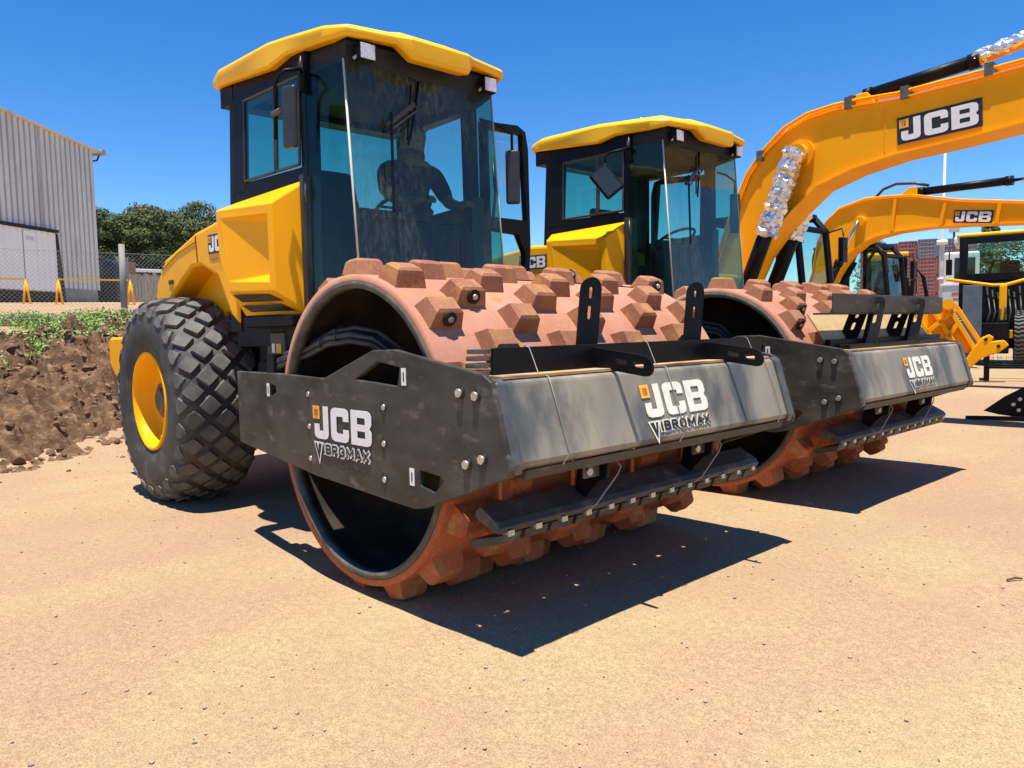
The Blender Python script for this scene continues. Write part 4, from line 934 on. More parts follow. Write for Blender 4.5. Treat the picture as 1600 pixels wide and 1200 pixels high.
mb.hexa([pt(a, zg), pt(b_, zg), pt(b_-nb*.02, zg), pt(a-nb*.02, zg)], [pt(a, 4.64), pt(a+dd*.10, 4.64), pt(a+dd*.10-nb*.02, 4.64), pt(a-nb*.02, 4.64)]); mb.build('door_gap', DARKG, sh)
mb = MB(); a = A + dd*(ud-3) - nb*.05; b_ = Pd + dd*2.6 + nb*.08
mb.hexa([pt(a, zg-.6), pt(b_, zg-.6), pt(b_-nb*.02, zg-.6), pt(a-nb*.02, zg-.6)], [pt(a, zg+.34), pt(b_, zg+.34), pt(b_-nb*.02, zg+.34), pt(a-nb*.02, zg+.34)]); mb.build('door_threshold', DARKG, sh)
# yellow crowd-barrier style racks
def rack(loc, rz, Lr, label):
    t = thing('barrier_rail', label, 'barrier', loc, rz, 'yellow barrier rails before the shed')
    mb = MB(); mb.box(0, Lr, -.025, .025, .64, .685); mb.build('top_rail', M('barrier_orange', (.75, .36, .03), (.60, .30, .04), 8, rough=.5), t)
    for x in (.04, Lr-.04):
        mb = MB(); mb.tube([(x-.085, 0, -.05), (x, 0, .65)], .030, 6); mb.tube([(x+.085, 0, -.05), (x, 0, .65)], .030, 6); mb.tube([(x, -.2, -.02), (x, .2, -.02)], .022, 6); mb.build('leg', YEL, t)
    return t
rack((-20.5, 1.55, 2.24), 1.40+math.pi, 2.3, 'yellow barrier rail before the white shed door, left one of two')
rack((-20.3, 2.19, 2.24), 1.33, 1.82, 'yellow barrier rail between the grey shed wall and the fence post')
# fence post and chain-link mesh
WOODP = M('weathered_post', (.22, .20, .17), (.36, .33, .28), 14, rough=.9, stretch=(1, 1, .15), bump=.3, bscale=30)
def wpost(x, y, label, h=1.45, r=.055):
    z = ground_h(x, y); mb = MB(); mb.tube([(0, 0, -.2), (.01, 0, h*.5), (0, .01, h)], [r*1.05, r, r*.95], 12); o = mb.build('fence_post', WOODP); o.location = (x, y, z)
    return tag(o, label, 'fence post', 'posts of the wire fence')
wpost(-12.15, 1.48, 'grey round fence post just left of the near roller tyre')
wpost(-11.8, -1.75, 'grey fence post at the left edge behind the grass')
def chainlink():
    P, Q = Vector((-11.8, -1.75)), Vector((-12.15, 1.48)); mb = MB(); Lh = 1.22
    for a, b in ((P, Q), (Q, Vector((-12.5, 4.6)))):
        d = (b-a).normalized(); LL = (b-a).length; s_ = .075; k = -int(Lh/s_)
        while k*s_ < LL:
            for sg in (1, -1):
                u0, u1 = (k*s_, k*s_+Lh) if sg > 0 else (k*s_+Lh, k*s_)
                z0, z1 = 0., Lh; ua, ub = u0, u1
                pts = []
                for t in (0, 1):
                    u = ua + (ub-ua)*t; pts.append([u, z0+(z1-z0)*t])
                lo, hi = 0., 1.
                du = ub-ua
                for lim, side in ((0, 0), (LL, 1)):
                    t = (lim-ua)/du
                    if (du > 0) == (side == 0): lo = max(lo, t)
                    else: hi = min(hi, t)
                if hi - lo > .02:
                    q = [(ua+du*t, Lh*t) for t in (lo, hi)]; w_ = []
                    for u, z in q:
                        p = a + d*u; w_.append((p.x, p.y, ground_h(p.x, p.y)+.06+z))
                    mb.tube(w_, .0019, 3, cap=False, smooth=False)
            k += 1
        for z in (.05, Lh): mb.tube([(a.x, a.y, ground_h(a.x, a.y)+.06+z), (b.x, b.y, ground_h(b.x, b.y)+.06+z)], .004, 4, cap=False)
    return mb.build('chain_link_fence', M('fence_wire', (.42, .38, .34), rough=.6, metal=.2))
tag(chainlink(), 'rusty chain-link wire fence strung on the posts before the shed', 'wire fence')
# things between the shed and the trees
mb = MB()
for k in range(26):
    p = Vector((-28.6, 5.8)).lerp(Vector((-28.1, 8.6)), k/26); h = 3.72 + .05*math.sin(k*2.3) + .03*((k*7) % 3)
    mb.hexa([(p.x, p.y, 2.3), (p.x+.02, p.y+.10, 2.3), (p.x-.04, p.y+.10, 2.3), (p.x-.05, p.y, 2.3)], [(p.x, p.y, h), (p.x+.02, p.y+.10, h-.02), (p.x-.04, p.y+.10, h-.02), (p.x-.05, p.y, h)])
tag(mb.build('paling_fence', WOODP), 'weathered grey paling fence right of the shed', 'fence')
mb = MB(); mb.box(-29.9, -29.2, 6.0, 6.95, 2.3, 4.25); tag(mb.build('brick_pier', M('red_brick', (.30, .12, .07), (.38, .18, .11), 9, rough=.9), None, .01), 'short red brick pier showing above the paling fence', 'brick pier')
t = thing('covered_heap', 'dark tarpaulin covered heap against the right side of the shed', 'covered heap', (-26.9, 5.35, 2.5))
mb = MB(); n_ = 9; vs = []
for j in range(6):
    for k in range(n_):
        a = 2*math.pi*k/n_; r = (.66, .64, .6, .5, .3, .02)[j]*(1+.12*math.sin(3*a+j)); vs.append((r*math.cos(a), r*math.sin(a)*.9, (-.2, .4, .9, 1.3, 1.55, 1.62)[j]))
mb.add(vs, [(j*n_+k, j*n_+(k+1) % n_, (j+1)*n_+(k+1) % n_, (j+1)*n_+k) for j in range(5) for k in range(n_)]); mb.build('tarpaulin', M('black_tarpaulin', (.02, .02, .024), rough=.5), t)
mb = MB(); mb.hexa([(.1, .35, 1.2), (.1, .62, .9), (.05, .62, .9), (.05, .35, 1.2)], [(.1, .15, 1.75), (.1, .62, 1.70), (.05, .62, 1.70), (.05, .15, 1.75)]); mb.build('grey_sheet', M('grey_board', (.22, .22, .23), rough=.8), t)
t = thing('flatbed_trailer', 'white topped trailer parked behind the paling fence', 'trailer', (-33.0, 8.4, 2.7), 1.6)
mb = MB(); mb.box(-.9, 1.6, -1, 1, 1.42, 1.56); mb.build('deck', WHITE, t, .02)
mb = MB(); mb.box(-.8, 1.5, -.9, .9, 1.25, 1.42); mb.build('frame', DARKG, t)
mb = MB()
for x in (-.4, .9): mb.tube([(x, -.95, .45), (x, -.7, .45)], .45, 18)
islands(mb, 'wheel', RUB, t)
mb = MB(); mb.box(-.7, -.5, -.8, .8, .5, 1.25); mb.box(1.2, 1.4, -.8, .8, .5, 1.25); mb.build('undercarriage', DARKG, t)
# ------------------------------------------------ trees
LEAFD = M('leaf_dark', (.045, .080, .026), (.105, .135, .045), 1.6, .35, .7, rough=.75, spec=.2, c3=(.18, .16, .07), scale3=.9, lo3=.56, hi3=.75)
BARK = M('bark', (.10, .07, .05), rough=.95)
def crown_mesh(name, seed, Hc, Rc, clumps, per, lf, conic=False):
    rnd = random.Random(seed); mb = MB()
    for c in range(clumps):
        t = rnd.random()**.8; a = rnd.uniform(0, 6.28)
        if conic: rr = Rc*(1-t)*rnd.uniform(.5, 1.0); z = Hc*t
        else:
            rr = Rc*math.sqrt(max(0, 1-(2*t-.9)**2/1.25))*rnd.uniform(.45, 1.0); z = Hc*t
        cx, cy = rr*math.cos(a), rr*math.sin(a); cr = Rc*rnd.uniform(.16, .34)*(1-.4*t)
        for k in range(per):
            d = Vector((rnd.gauss(0, 1), rnd.gauss(0, 1), rnd.gauss(0, .8)+.25)).normalized(); p = Vector((cx, cy, z)) + d*cr*rnd.uniform(.75, 1.05)
            n = (d + Vector((rnd.uniform(-.7, .7), rnd.uniform(-.7, .7), rnd.uniform(-.3, .8)))).normalized(); u = n.orthogonal().normalized()*lf*rnd.uniform(.6, 1.2); v = n.cross(u)*rnd.uniform(.5, .9)
            mb.add([p-u, p-v*.6, p+u, p+v*.8], [(0, 1, 2, 3)])
    me = bpy.data.meshes.new(name); me.from_pydata([tuple(v) for v in mb.v], [], mb.f); me.materials.append(LEAFD); me.update(); return me
def make_tree(kind, label, loc, H, crown, r=.2, group=None, rz=0, sc=1):
    t = thing(kind, label, 'tree', loc, rz, group)
    o = bpy.data.objects.new('crown', crown); C.objects.link(o); o.parent = t; o.location = (0, 0, H*.22); o.scale = (sc, sc, H*.78/2.5)
    mb = MB(); mb.tube([(0, 0, -.5), (.1, .05, H*.3), (0, 0, H*.62)], [r, r*.8, r*.3], 8)
    for k in range(4):
        a = k*1.6+.3; mb.tube([(.05, 0, H*(.28+.08*k)), (math.cos(a)*sc*.45, math.sin(a)*sc*.45, H*(.40+.09*k))], [r*.45, r*.12], 6)
    mb.build('trunk', BARK, t); return t
CR = [crown_mesh('leaf_crown', s, 2.5, 1, 150, 60, .042) for s in (1, 2, 3)]
for me in CR:       # crown mesh is unit sized; leaves keep shape after the Z stretch
    pass
rnd = random.Random(21)
tl = []
for k in range(26):
    f = k/25; px = 130 + f*230 + rnd.uniform(-4, 4)
    D = 74 + (k % 3)*7 + rnd.uniform(-2, 2)
    a = math.atan2(20.6, -77.3) - (px-150)/1191*.93
    x, y = 3.2 + D*math.cos(a), -3 + D*math.sin(a)
    H = (9.6 + rnd.uniform(-1.3, 1.2) + (1.6 if k in (3, 17) else 0) - max(0, k-13)*.28)*D/80
    words = ('tall', 'broad', 'dark', 'round topped', 'pointed')[k % 5]
    make_tree('eucalyptus_tree', 'dark green woodland tree in the row beyond the shed and hood', (x, y, 2.75), H, CR[k % 3], .3, 'woodland trees beyond the yard on the left', rnd.uniform(0, 6), rnd.uniform(2.6, 3.6))
# undergrowth below the row
mb = MB(); rnd = random.Random(3)
for k in range(2600):
    f = rnd.random(); a = math.atan2(20.6, -77.3) + .03 - f*.24; D = rnd.uniform(66, 72); x, y = 3.2+D*math.cos(a), -3+D*math.sin(a)
    p = Vector((x, y, 2.7+rnd.random()*3.2)); n = Vector((rnd.gauss(0, 1), rnd.gauss(0, 1), rnd.gauss(.4, .7))).normalized(); u = n.orthogonal().normalized()*.35; v = n.cross(u)
    mb.add([p-u, p-v, p+u, p+v], [(0, 1, 2, 3)])
stuff(mb.build('undergrowth', LEAFD), 'dark scrub filling the foot of the woodland on the left', 'undergrowth')
# ------------------------------------------------ excavators
def offset_pt(p, y): return (p[0], y, p[1])
def boom(name, prof_hi, prof_lo, y0, y1, parent, mat):
    """welded box boom: two side skins between slightly wider top and bottom flange plates"""
    poly = prof_hi + prof_lo
    mb = MB(); mb.prism(poly, 'y', y0+.045, y1-.045); b = mb.build(name, mat, parent)
    mb = MB()
    for prof, sg in ((prof_hi, 1), (prof_lo, 1)):
        for (ax, az), (bx_, bz) in zip(prof, prof[1:]):
            d = Vector((bx_-ax, bz-az)).normalized(); n = Vector((-d.y, d.x))*.018
            mb.hexa([(ax, y0, az), (bx_, y0, bz), (bx_, y1, bz), (ax, y1, az)], [(ax+n.x, y0, az+n.y), (bx_+n.x, y0, bz+n.y), (bx_+n.x, y1, bz+n.y), (ax+n.x, y1, az+n.y)])
    mb.build('boom_flange', mat, b)
    return b
def cyl(parent, a, b, r, name='hydraulic_cylinder', mat=None, rod=0.0, rr=.4):
    a, b = Vector(a), Vector(b); L = (b-a).length; d = (b-a).normalized(); m = a + d*L*(1-rod)
    mb = MB(); mb.tube([a, m], r, 18); mb.tube([m-d*.10, m+d*.02], r*1.18, 18); mb.tube([a-d*.02, a+d*.08], r*1.15, 18)
    c = mb.build(name, mat or BLK, parent)
    if rod:
        mb = MB(); mb.tube([m, b], r*rr, 14); mb.build('cylinder_rod', CHROME, c)
    return c
def foil_wrap(parent, a, b, r, seed, n=26):
    rnd = random.Random(seed); a, b = Vector(a), Vector(b); d = (b-a).normalized(); u = d.orthogonal().normalized(); v = d.cross(u); m = 22; vs = []
    for i in range(n):
        t = i/(n-1); c = a.lerp(b, t); rr = r*(1+.07*math.sin(i*1.3)+rnd.uniform(-.05, .05))
        for k in range(m):
            an = 2*math.pi*k/m; q = rr*(1+.13*rnd.uniform(-1, 1)); vs.append(c + (u*math.cos(an)+v*math.sin(an))*q + d*rnd.uniform(-.02, .02))
    mb = MB(); mb.add(vs, [(i*m+k, i*m+(k+1) % m, (i+1)*m+(k+1) % m, (i+1)*m+k) for i in range(n-1) for k in range(m)])
    return mb.build('foil_wrapping', FOIL, parent)
def tracks(root, x0, x1, y0, y1, w_, h=.9):
    for y in (y0, y1-w_):
        mb = MB(); pr = [(x0, h*.5), (x0+.12, h*.15), (x0+.45, 0), (x1-.45, 0), (x1-.12, h*.15), (x1, h*.5), (x1-.12, h*.85), (x1-.45, h), (x0+.45, h), (x0+.12, h*.85)]
        mb.prism(pr, 'y', y, y+w_); t = mb.build('track', BLK, root, .02)
        mb = MB(); n_ = 30
        for k in range(n_):
            x = x0+.4+(x1-x0-.8)*k/(n_-1)
            mb.box(x, x+.05, y-.01, y+w_+.01, h, h+.03); mb.box(x, x+.05, y-.01, y+w_+.01, -.0, .02)
        mb.build('track_shoes', EDGE, t)
        mb = MB()
        for k in range(6): xx = x0+.55+k*(x1-x0-1.1)/5; mb.tube([(xx, y-.012, .2), (xx, y+.03, .2)], .13, 14)
        for xx in (x0+.45, x1-.45): mb.tube([(xx, y-.02, h*.5), (xx, y+.03, h*.5)], h*.36, 20)
        islands(mb, 'track_roller', EDGE, t)
def exc_cab(root, x0, x1, y0, y1, z0, z1):
    """rounded excavator cab: black frame, tinted glass"""
    pr = [(x0, z0), (x1, z0), (x1+.02, z0+.45), (x1-.10, z1-.22), (x1-.28, z1), (x0+.05, z1), (x0, z1-.15)]
    fr = MB()
    for y in (y0, y1-.06):
        for a, b in zip(pr, pr[1:]+pr[:1]): fr.tube([(a[0], y+.03, a[1]), (b[0], y+.03, b[1])], .055, 6, smooth=False)
        fr.box((x0+x1)/2-.10, (x0+x1)/2-.02, y, y+.06, z0, z1); fr.box(x0, x1, y+.005, y+.055, z0, z0+.50)
    for a in (pr[0], pr[1], pr[3], pr[4], pr[5]): fr.tube([(a[0], y0, a[1]), (a[0], y1, a[1])], .05, 6, smooth=False)
    fr.box(x0, x0+.05, y0, y1, z0, z0+.9)
    c = fr.build('cab_frame', BLK, root)
    mb = MB(); mb.box(x0-.02, x1-.25, y0-.03, y1+.03, z1, z1+.07); mb.build('cab_roof', BLK, c, .03)
    for y in (y0+.02, y1-.02):
        mb = MB(); k = len(pr); ys = y; mb.add([(a[0], ys, a[1]) for a in pr], [list(range(k))]); mb.build('cab_glass', GL2, c)
    mb = MB(); mb.add([(x1+.02, y0, z0+.45), (x1+.02, y1, z0+.45), (x1-.10, y1, z1-.22), (x1-.10, y0, z1-.22)], [(0, 1, 2, 3)]); mb.build('cab_glass', GL, c)
    mb = MB(); mb.box(x0+.3, x0+.8, y0+.25, y1-.25, z0+.3, z0+.5); mb.box(x0+.2, x0+.34, y0+.25, y1-.25, z0+.45, z0+1.1); mb.build('seat', SEATM, c, .04)
    mb = MB(); mb.tube([(x1-.12, y1-.02, z1-.25), (x1+.10, y1+.10, z1-.18), (x1+.12, y1+.12, z1-.30)], .014, 6); mb.box(x1+.07, x1+.15, y1+.04, y1+.20, z1-.70, z1-.32); mb.build('mirror', BLK, root, .01)
    return c
# big excavator right behind roller B
e1 = thing('excavator', 'large yellow excavator with foil wrapped boom cylinders, nearest of the excavators', 'excavator', (0, 0, 0), 0, 'excavators with raised booms')
hi = [(-3.35, 1.35), (-3.02, 2.10), (-2.72, 2.87), (-2.47, 3.38), (-2.25, 3.65), (-1.95, 3.87), (-1.64, 3.985), (-1.30, 4.02), (-.98, 4.015), (-.52, 3.985), (.32, 4.01), (.82, 4.03), (1.6, 4.26), (2.6, 4.55)]
lo = [(2.6, 4.16), (1.7, 3.75), (.83, 3.44), (.2, 3.385), (-.51, 3.34), (-1.05, 3.25), (-1.52, 3.10), (-1.86, 2.83), (-2.15, 2.55), (-2.40, 2.25), (-2.65, 1.75), (-2.95, 1.20)]
b = boom('boom', hi, lo, 6.99, 7.53, e1, YEL2)
ul = Vector((1.03, 0, .045)).normalized()
maker_logo((-.455, 7.03, 3.475), (ul.x, 0, ul.z), (-ul.z, 0, ul.x), .262, b, WHITE, panel=True, sub=False, off=.004)
mb = MB(); mb.box(-.66, -.65, 7.025, 7.037, 3.40, 3.93); mb.build('weld_line', YEL2, b)
mb = MB()
for dy, dz in ((-.02, .085), (.05, .10), (.12, .09)):
    mb.tube([(x+(-.075 if i < 4 else -.03 if i < 6 else 0), 7.04+dy, z+dz*(.35 if i < 4 else 1)) for i, (x, z) in enumerate(hi[1:])], .019, 8)
mb.build('boom_pipe', YEL2, b)
mb = MB()
for x, z in ((-2.70, 2.93), (-2.33, 3.58), (-1.10, 4.03), (-.42, 4.0), (.48, 4.04)): mb.box(x-.045, x+.045, 6.985, 7.20, z-.02, z+.125)
islands(mb, 'pipe_clamp', EDGE, b)
mb = MB(); mb.tube([(-1.74, 6.90, 3.56), (-1.74, 7.62, 3.56)], .115, 24); mb.tube([(-1.74, 6.99, 3.56), (-1.74, 7.04, 3.56)], .19, 28); mb.build('boom_pin_boss', YEL2, b)
mb = MB(); mb.prism([(-1.16, 4.02), (-1.04, 4.20), (-.92, 4.20), (-.78, 4.0)], 'y', 7.12, 7.40); mb.build('cylinder_lug', YEL2, b, .01)
ac = cyl(e1, (-.98, 7.26, 4.19), (.30, 7.26, 4.30), .078, 'arm_cylinder', BLK)
mb = MB(); mb.tube([(-1.40, 7.26, 4.02), (-1.28, 7.24, 4.16), (-1.18, 7.24, 4.22), (-.98, 7.26, 4.20)], .022, 8); mb.tube([(-1.32, 7.34, 4.02), (-1.18, 7.33, 4.10), (-1.08, 7.32, 4.13), (-.95, 7.3, 4.15)], .022, 8)
mb.build('boom_hose', HOSE, e1)
cyl(e1, (.26, 7.26, 4.282), (2.1, 7.26, 4.60), .055, 'arm_cylinder_rod', YEL2)
f_ = foil_wrap(e1, (.27, 7.26, 4.32), (2.0, 7.26, 4.64), .085, 5, 40); f_.location = (0, 0, 0)
for y, sd_ in ((6.88, 1), (7.64, 2)):
    cyl(e1, (-2.62, y, 1.45), (-1.97, y, 3.0), .105, 'boom_cylinder', BLK)
    foil_wrap(e1, (-2.17, y, 2.50), (-1.735, y, 3.62), .142, sd_, 34)
mb = MB(); mb.box(-6.6, -2.6, 5.9, 6.95, 1.05, 2.0); mb.box(-6.9, -5.2, 5.9, 8.7, 1.05, 2.25); mb.build('upper_body', YEL2, e1, .05)
mb = MB(); mb.box(-3.9, -2.5, 6.7, 7.8, .9, 1.45); mb.tube([(-4.4, 7.3, .75), (-4.4, 7.3, 1.06)], .7, 28); mb.build('turntable', BLK, e1)
exc_cab(e1, -3.75, -2.12, 7.85, 8.85, 1.12, 2.92)
tracks(e1, -6.4, -2.4, 5.9, 8.8, .6)
mb = MB(); mb.prism([(2.3, 4.75), (2.9, 4.75), (3.25, 4.3), (3.6, 2.2), (3.3, 1.9), (3.0, 2.2), (2.6, 4.0), (2.3, 4.2)], 'y', 7.1, 7.45); mb.build('arm', YEL2, e1, .02)
mb = MB(); mb.prism([(3.1, 2.1), (3.7, 2.1), (3.9, 1.2), (3.5, .5), (2.9, .35), (2.5, .7), (2.9, .75), (3.3, 1.2)], 'y', 6.8, 7.75); mb.build('bucket', YEL2, e1, .02)
# second excavator
e2 = thing('excavator', 'smaller yellow excavator behind the foil wrapped one, boom reaching right', 'excavator', (0, 0, 0), 0, 'excavators with raised booms')
hi = [(-4.75, 1.5), (-4.42, 2.35), (-4.31, 3.00), (-4.14, 3.40), (-3.87, 3.62), (-3.35, 3.745), (-2.9, 3.73), (-2.45, 3.69), (-1.59, 3.48), (-.57, 3.31), (.6, 3.15)]
lo = [(.6, 2.80), (-.56, 2.99), (-1.40, 3.055), (-2.14, 3.09), (-2.72, 3.07), (-3.10, 3.01), (-3.41, 2.90), (-3.70, 2.68), (-3.90, 2.42), (-4.13, 2.05), (-4.35, 1.5)]
b = boom('boom', hi, lo, 12.99, 13.45, e2, YEL2)
ul = Vector((1.0, 0, -.13)).normalized()
maker_logo((-1.68, 13.03, 3.135), (ul.x, 0, ul.z), (-ul.z, 0, ul.x), .185, b, WHITE, panel=True, sub=False, off=.004)
mb = MB()
for dy in (0, .07): mb.tube([(x, 13.06+dy, z+.05) for x, z in hi[1:]], .018, 6)
mb.build('boom_pipe', YEL2, b)
mb = MB()
for x, z0, z1, sl in ((-2.75, 3.08, 3.70, .07), (-1.85, 3.07, 3.50, .09), (-.95, 3.02, 3.37, .05)):
    mb.hexa([(x-.02-sl, 12.985, z0), (x+.04-sl, 12.985, z0), (x+.04-sl, 13.03, z0), (x-.02-sl, 13.03, z0)], [(x-.02, 12.985, z1), (x+.04, 12.985, z1), (x+.04, 13.03, z1), (x-.02, 13.03, z1)])
islands(mb, 'pipe_clamp', YEL2, b)
mb = MB(); mb.prism([(-2.78, 3.72), (-2.52, 3.90), (-2.40, 3.90), (-2.38, 3.68)], 'y', 13.1, 13.34); mb.tube([(-3.41, 12.93, 3.34), (-3.41, 13.5, 3.34)], .10, 20); mb.build('cylinder_lug', YEL2, b, .01)
cyl(e2, (-2.36, 13.22, 3.80), (.4, 13.22, 3.77), .075, 'arm_cylinder', BLK, rod=.44)
mb = MB(); mb.tube([(-3.25, 13.2, 3.76), (-3.05, 13.2, 3.95), (-2.8, 13.2, 4.02), (-2.45, 13.2, 3.98), (-2.2, 13.2, 3.9)], .028, 8); mb.build('boom_hose', HOSE, e2); mb = MB(); mb.tube([(-3.55, 13.6, 2.5), (-3.3, 13.6, 2.85), (-3.15, 13.6, 2.7), (-3.1, 13.6, 2.3)], .035, 8); mb.build('boom_hose', HOSE, e2)
for y in (12.9, 13.54): cyl(e2, (-4.25, y, 1.6), (-3.42, y, 3.34), .075, 'boom_cylinder', BLK, rod=.45)
mb = MB(); mb.box(-7.6, -4.6, 12.3, 14.9, 1.0, 1.95); mb.build('upper_body', YEL2, e2, .05)
mb = MB(); mb.box(-4.7, -4.0, 12.7, 13.8, .8, 1.5); mb.build('boom_foot', BLK, e2)
exc_cab(e2, -4.75, -3.15, 13.75, 14.75, 1.1, 2.90)
tracks(e2, -7.4, -3.6, 12.3, 15.0, .55)
# ------------------------------------------------ backhoe loader glimpsed between
def frame_thing(kind, label, cat, x, y, rz, group=None): return thing(kind, label, cat, (x, y, 0), rz, group)
bh = frame_thing('backhoe_loader', 'small dark cabbed backhoe loader with a flat yellow roof', 'backhoe loader', -4.98, 18.5, .364)
mb = MB(); mb.box(-.50, .52, -.1, 1.2, 3.02, 3.13); mb.build('cab_roof', ROOFY, bh, .04)
mb = MB()
for x in (-.48, .40): mb.box(x, x+.08, -.05, .05, 1.2, 3.03); mb.box(x, x+.08, 1.1, 1.18, 1.2, 3.03)
mb.box(-.48, .48, -.03, .04, 1.9, 2.05); mb.box(-.48, .48, -.05, 1.15, 1.1, 1.3); mb.build('cab_frame', BLK, bh)
mb = MB(); mb.box(-.40, .40, .0, .006, 2.05, 3.0); mb.build('cab_window', GL, bh)
mb = MB(); mb.box(-.25, .25, .5, .7, 1.5, 2.6); mb.build('seat', SEATM, bh, .05)
mb = MB(); mb.hexa([(-.45, -1.6, .9), (.45, -1.6, .9), (.45, .1, .9), (-.45, .1, .9)], [(-.40, -1.2, 1.5), (.40, -1.2, 1.5), (.45, .1, 2.0), (-.45, .1, 2.0)]); mb.build('engine_cover', YEL, bh, .05)
mb = MB()
for x in (-.75, .55):
    mb.tube([(x, -1.0, .45), (x+.22, -1.0, .45)], .45, 20); mb.tube([(x-.05, 1.0, .7), (x+.3, 1.0, .7)], .7, 24)
islands(mb, 'wheel', RUB, bh)
mb = MB()
for x in (-.3, .15, .55): mb.tube([(x, -.6, 1.6), (x+.05, -.55, 2.3), (x+.15, -.5, 2.62), (x+.30, -.5, 2.4), (x+.45, -.5, 1.5)], .05, 8)
mb.build('lift_arm', BLK, bh)
# ------------------------------------------------ wheel loader with raised cab
wl = frame_thing('wheel_loader', 'wheel loader at the right edge, glazed cab with yellow roof visor and big tyres', 'wheel loader', -3.29, 22.18, .253)
mb = MB(); mb.box(-1.08, 1.25, -.05, 1.9, 3.68, 3.79); mb.build('cab_roof', ROOFY, wl, .05)
mb = MB(); mb.box(-1.15, -.82, -.02, 1.8, 3.50, 3.70); mb.build('roof_edge', WHITE, wl, .05)
mb = MB()
for x, w_ in ((-1.0, .22), (.82, .28)): mb.box(x, x+w_, -.06, .08, 1.6, 3.68)
mb.box(-1.0, 1.1, -.04, .04, 2.40, 2.62); mb.box(-1.0, 1.1, -.05, .05, 3.48, 3.68); mb.box(-1.0, 1.1, 1.5, 1.6, 1.6, 2.5); mb.box(-1.0, -.9, 1.5, 1.6, 1.6, 3.6); mb.box(1.0, 1.1, 1.5, 1.6, 1.6, 3.6); mb.build('cab_frame', BLK, wl, .01)
TEAL = glassmat('green_cab_glass', (.78, .96, .90), .03)
mb = MB(); mb.box(-.78, .82, .0, .006, 2.62, 3.48); mb.build('windscreen', TEAL, wl)
mb = MB(); mb.box(.0, .5, .7, .95, 2.4, 3.0); mb.build('seat', SEATM, wl, .08)
mb = MB(); mb.tube([(-.3, .3, 2.5), (-.15, .3, 2.95)], .04, 8); mb.tube([(-.4, .25, 2.93), (.05, .25, 2.98)], .02, 6); mb.build('steering_column', SEATM, wl)
mb = MB()
for x in (-1.25, 1.18): mb.tube([(x, -.1, 3.4), (x, -.2, 3.0)], .02, 6); mb.box(x-.08, x+.08, -.22, -.18, 2.6, 3.05)
islands(mb, 'mirror', BLK, wl)
mb = MB(); mb.tube([(-1.3, -.5, 2.47), (-.75, -.55, 2.36), (-.15, -.6, 2.24), (.15, -.6, 2.24), (.65, -.55, 2.38), (1.15, -.5, 2.47)], .045, 8); mb.build('front_handrail', YEL, wl)
mb = MB(); mb.box(-.65, .95, -.1, 1.6, .45, 2.35); mb.box(-.5, .25, -1.3, -.2, .35, 1.2); mb.build('chassis', BLK, wl, .03)
mb = MB()
for k in range(7): mb.tube([(-.3+.13*k, -.25, 2.2-.08*(k % 3)), (-.2+.12*k, -.95, 1.5), (-.35+.14*k, -.9, .9)], .025, 6)
islands(mb, 'hydraulic_hose', HOSE, wl)
mb = MB(); mb.box(.0, .18, -.85, -.60, 1.25, 2.22); mb.box(-.2, .4, -.8, -.6, .75, .98); mb.build('lift_linkage', YEL, wl, .02)
for x in (-1.25, .36):
    mb = MB(); n_ = 40; R0 = .76
    mb.tube([(x, -.55, R0), (x+.04, -.55, R0), (x+.52, -.55, R0), (x+.56, -.55, R0)], [.66, .72, .72, .66], 40); wt = mb.build('wheel', RUB, wl)
    mb = MB()
    for k in range(n_):
        a0 = 2*math.pi*k/n_
        for j in range(6):
            xx0, xx1 = x+.01+.09*j, x+.01+.09*(j+1); o0 = .05*(j % 2); o1 = .05*((j+1) % 2); w2 = .075
            def Q(xx, a, r): return (xx, -.55+r*math.cos(a), R0+r*math.sin(a))
            mb.hexa([Q(xx0, a0+o0, .70), Q(xx1, a0+o1, .70), Q(xx1, a0+o1+w2, .70), Q(xx0, a0+o0+w2, .70)], [Q(xx0, a0+o0, .765), Q(xx1, a0+o1, .765), Q(xx1, a0+o1+w2, .765), Q(xx0, a0+o0+w2, .765)])
    mb.build('tread', RUBT, wt)
mb = MB(); mb.box(-.82, -.38, -2.3, -2.2, .35, 2.20); tag(mb.build('steel_plate', M('blue_grey_plate', (.08, .11, .14), (.12, .15, .18), 5, rough=.5), None, .01), 'upright blue grey steel plate in front of the wheel loader', 'steel plate')
p_ = [o for o in bpy.data.objects if o.name == 'steel_plate'][0]; p_.location = (-3.29, 22.18, 0); p_.rotation_euler = (0, 0, .253)
# yellow digging bucket with ribs, tipped on its back
bk = thing('excavator_bucket', 'yellow ribbed loading bucket tipped up, behind the far end of roller B', 'bucket', (-2.21, 15.22, 0), .29)
def sec(k): return [(-.62, 1.55), (-.60, 1.30), (-.55, .95), (-.30, .72), (.30, .60), (.62, .72), (.70, .86), (.60, .90)]
mb = MB(); mb.hexa([(-.62, -.5, .55), (.30, -.5, .62), (.30, .5, .62), (-.62, .5, .55)], [(-.82, -.5, 1.50), (-.30, -.5, 1.62), (-.30, .5, 1.62), (-.82, .5, 1.50)]); b0 = mb.build('bucket_shell', YEL2, bk, .03)
mb = MB()
for (xa, za, xb, zb) in ((-.86, 1.45, -.28, .60), (-.55, 1.58, .02, .62), (-.25, 1.62, .28, .66), (-.12, 1.64, .42, .72), (-.05, 1.2, -.38, .66), (-.70, .95, -.10, 1.50)):
    d = Vector((xb-xa, 0, zb-za)).normalized(); n_ = Vector((-d.z, 0, d.x))*.045
    a_, b_ = Vector((xa, -.62, za)), Vector((xb, -.62, zb)); s_ = Vector((0, .14, 0))
    mb.hexa([a_-n_, b_-n_, b_-n_+s_, a_-n_+s_], [a_+n_, b_+n_, b_+n_+s_, a_+n_+s_])
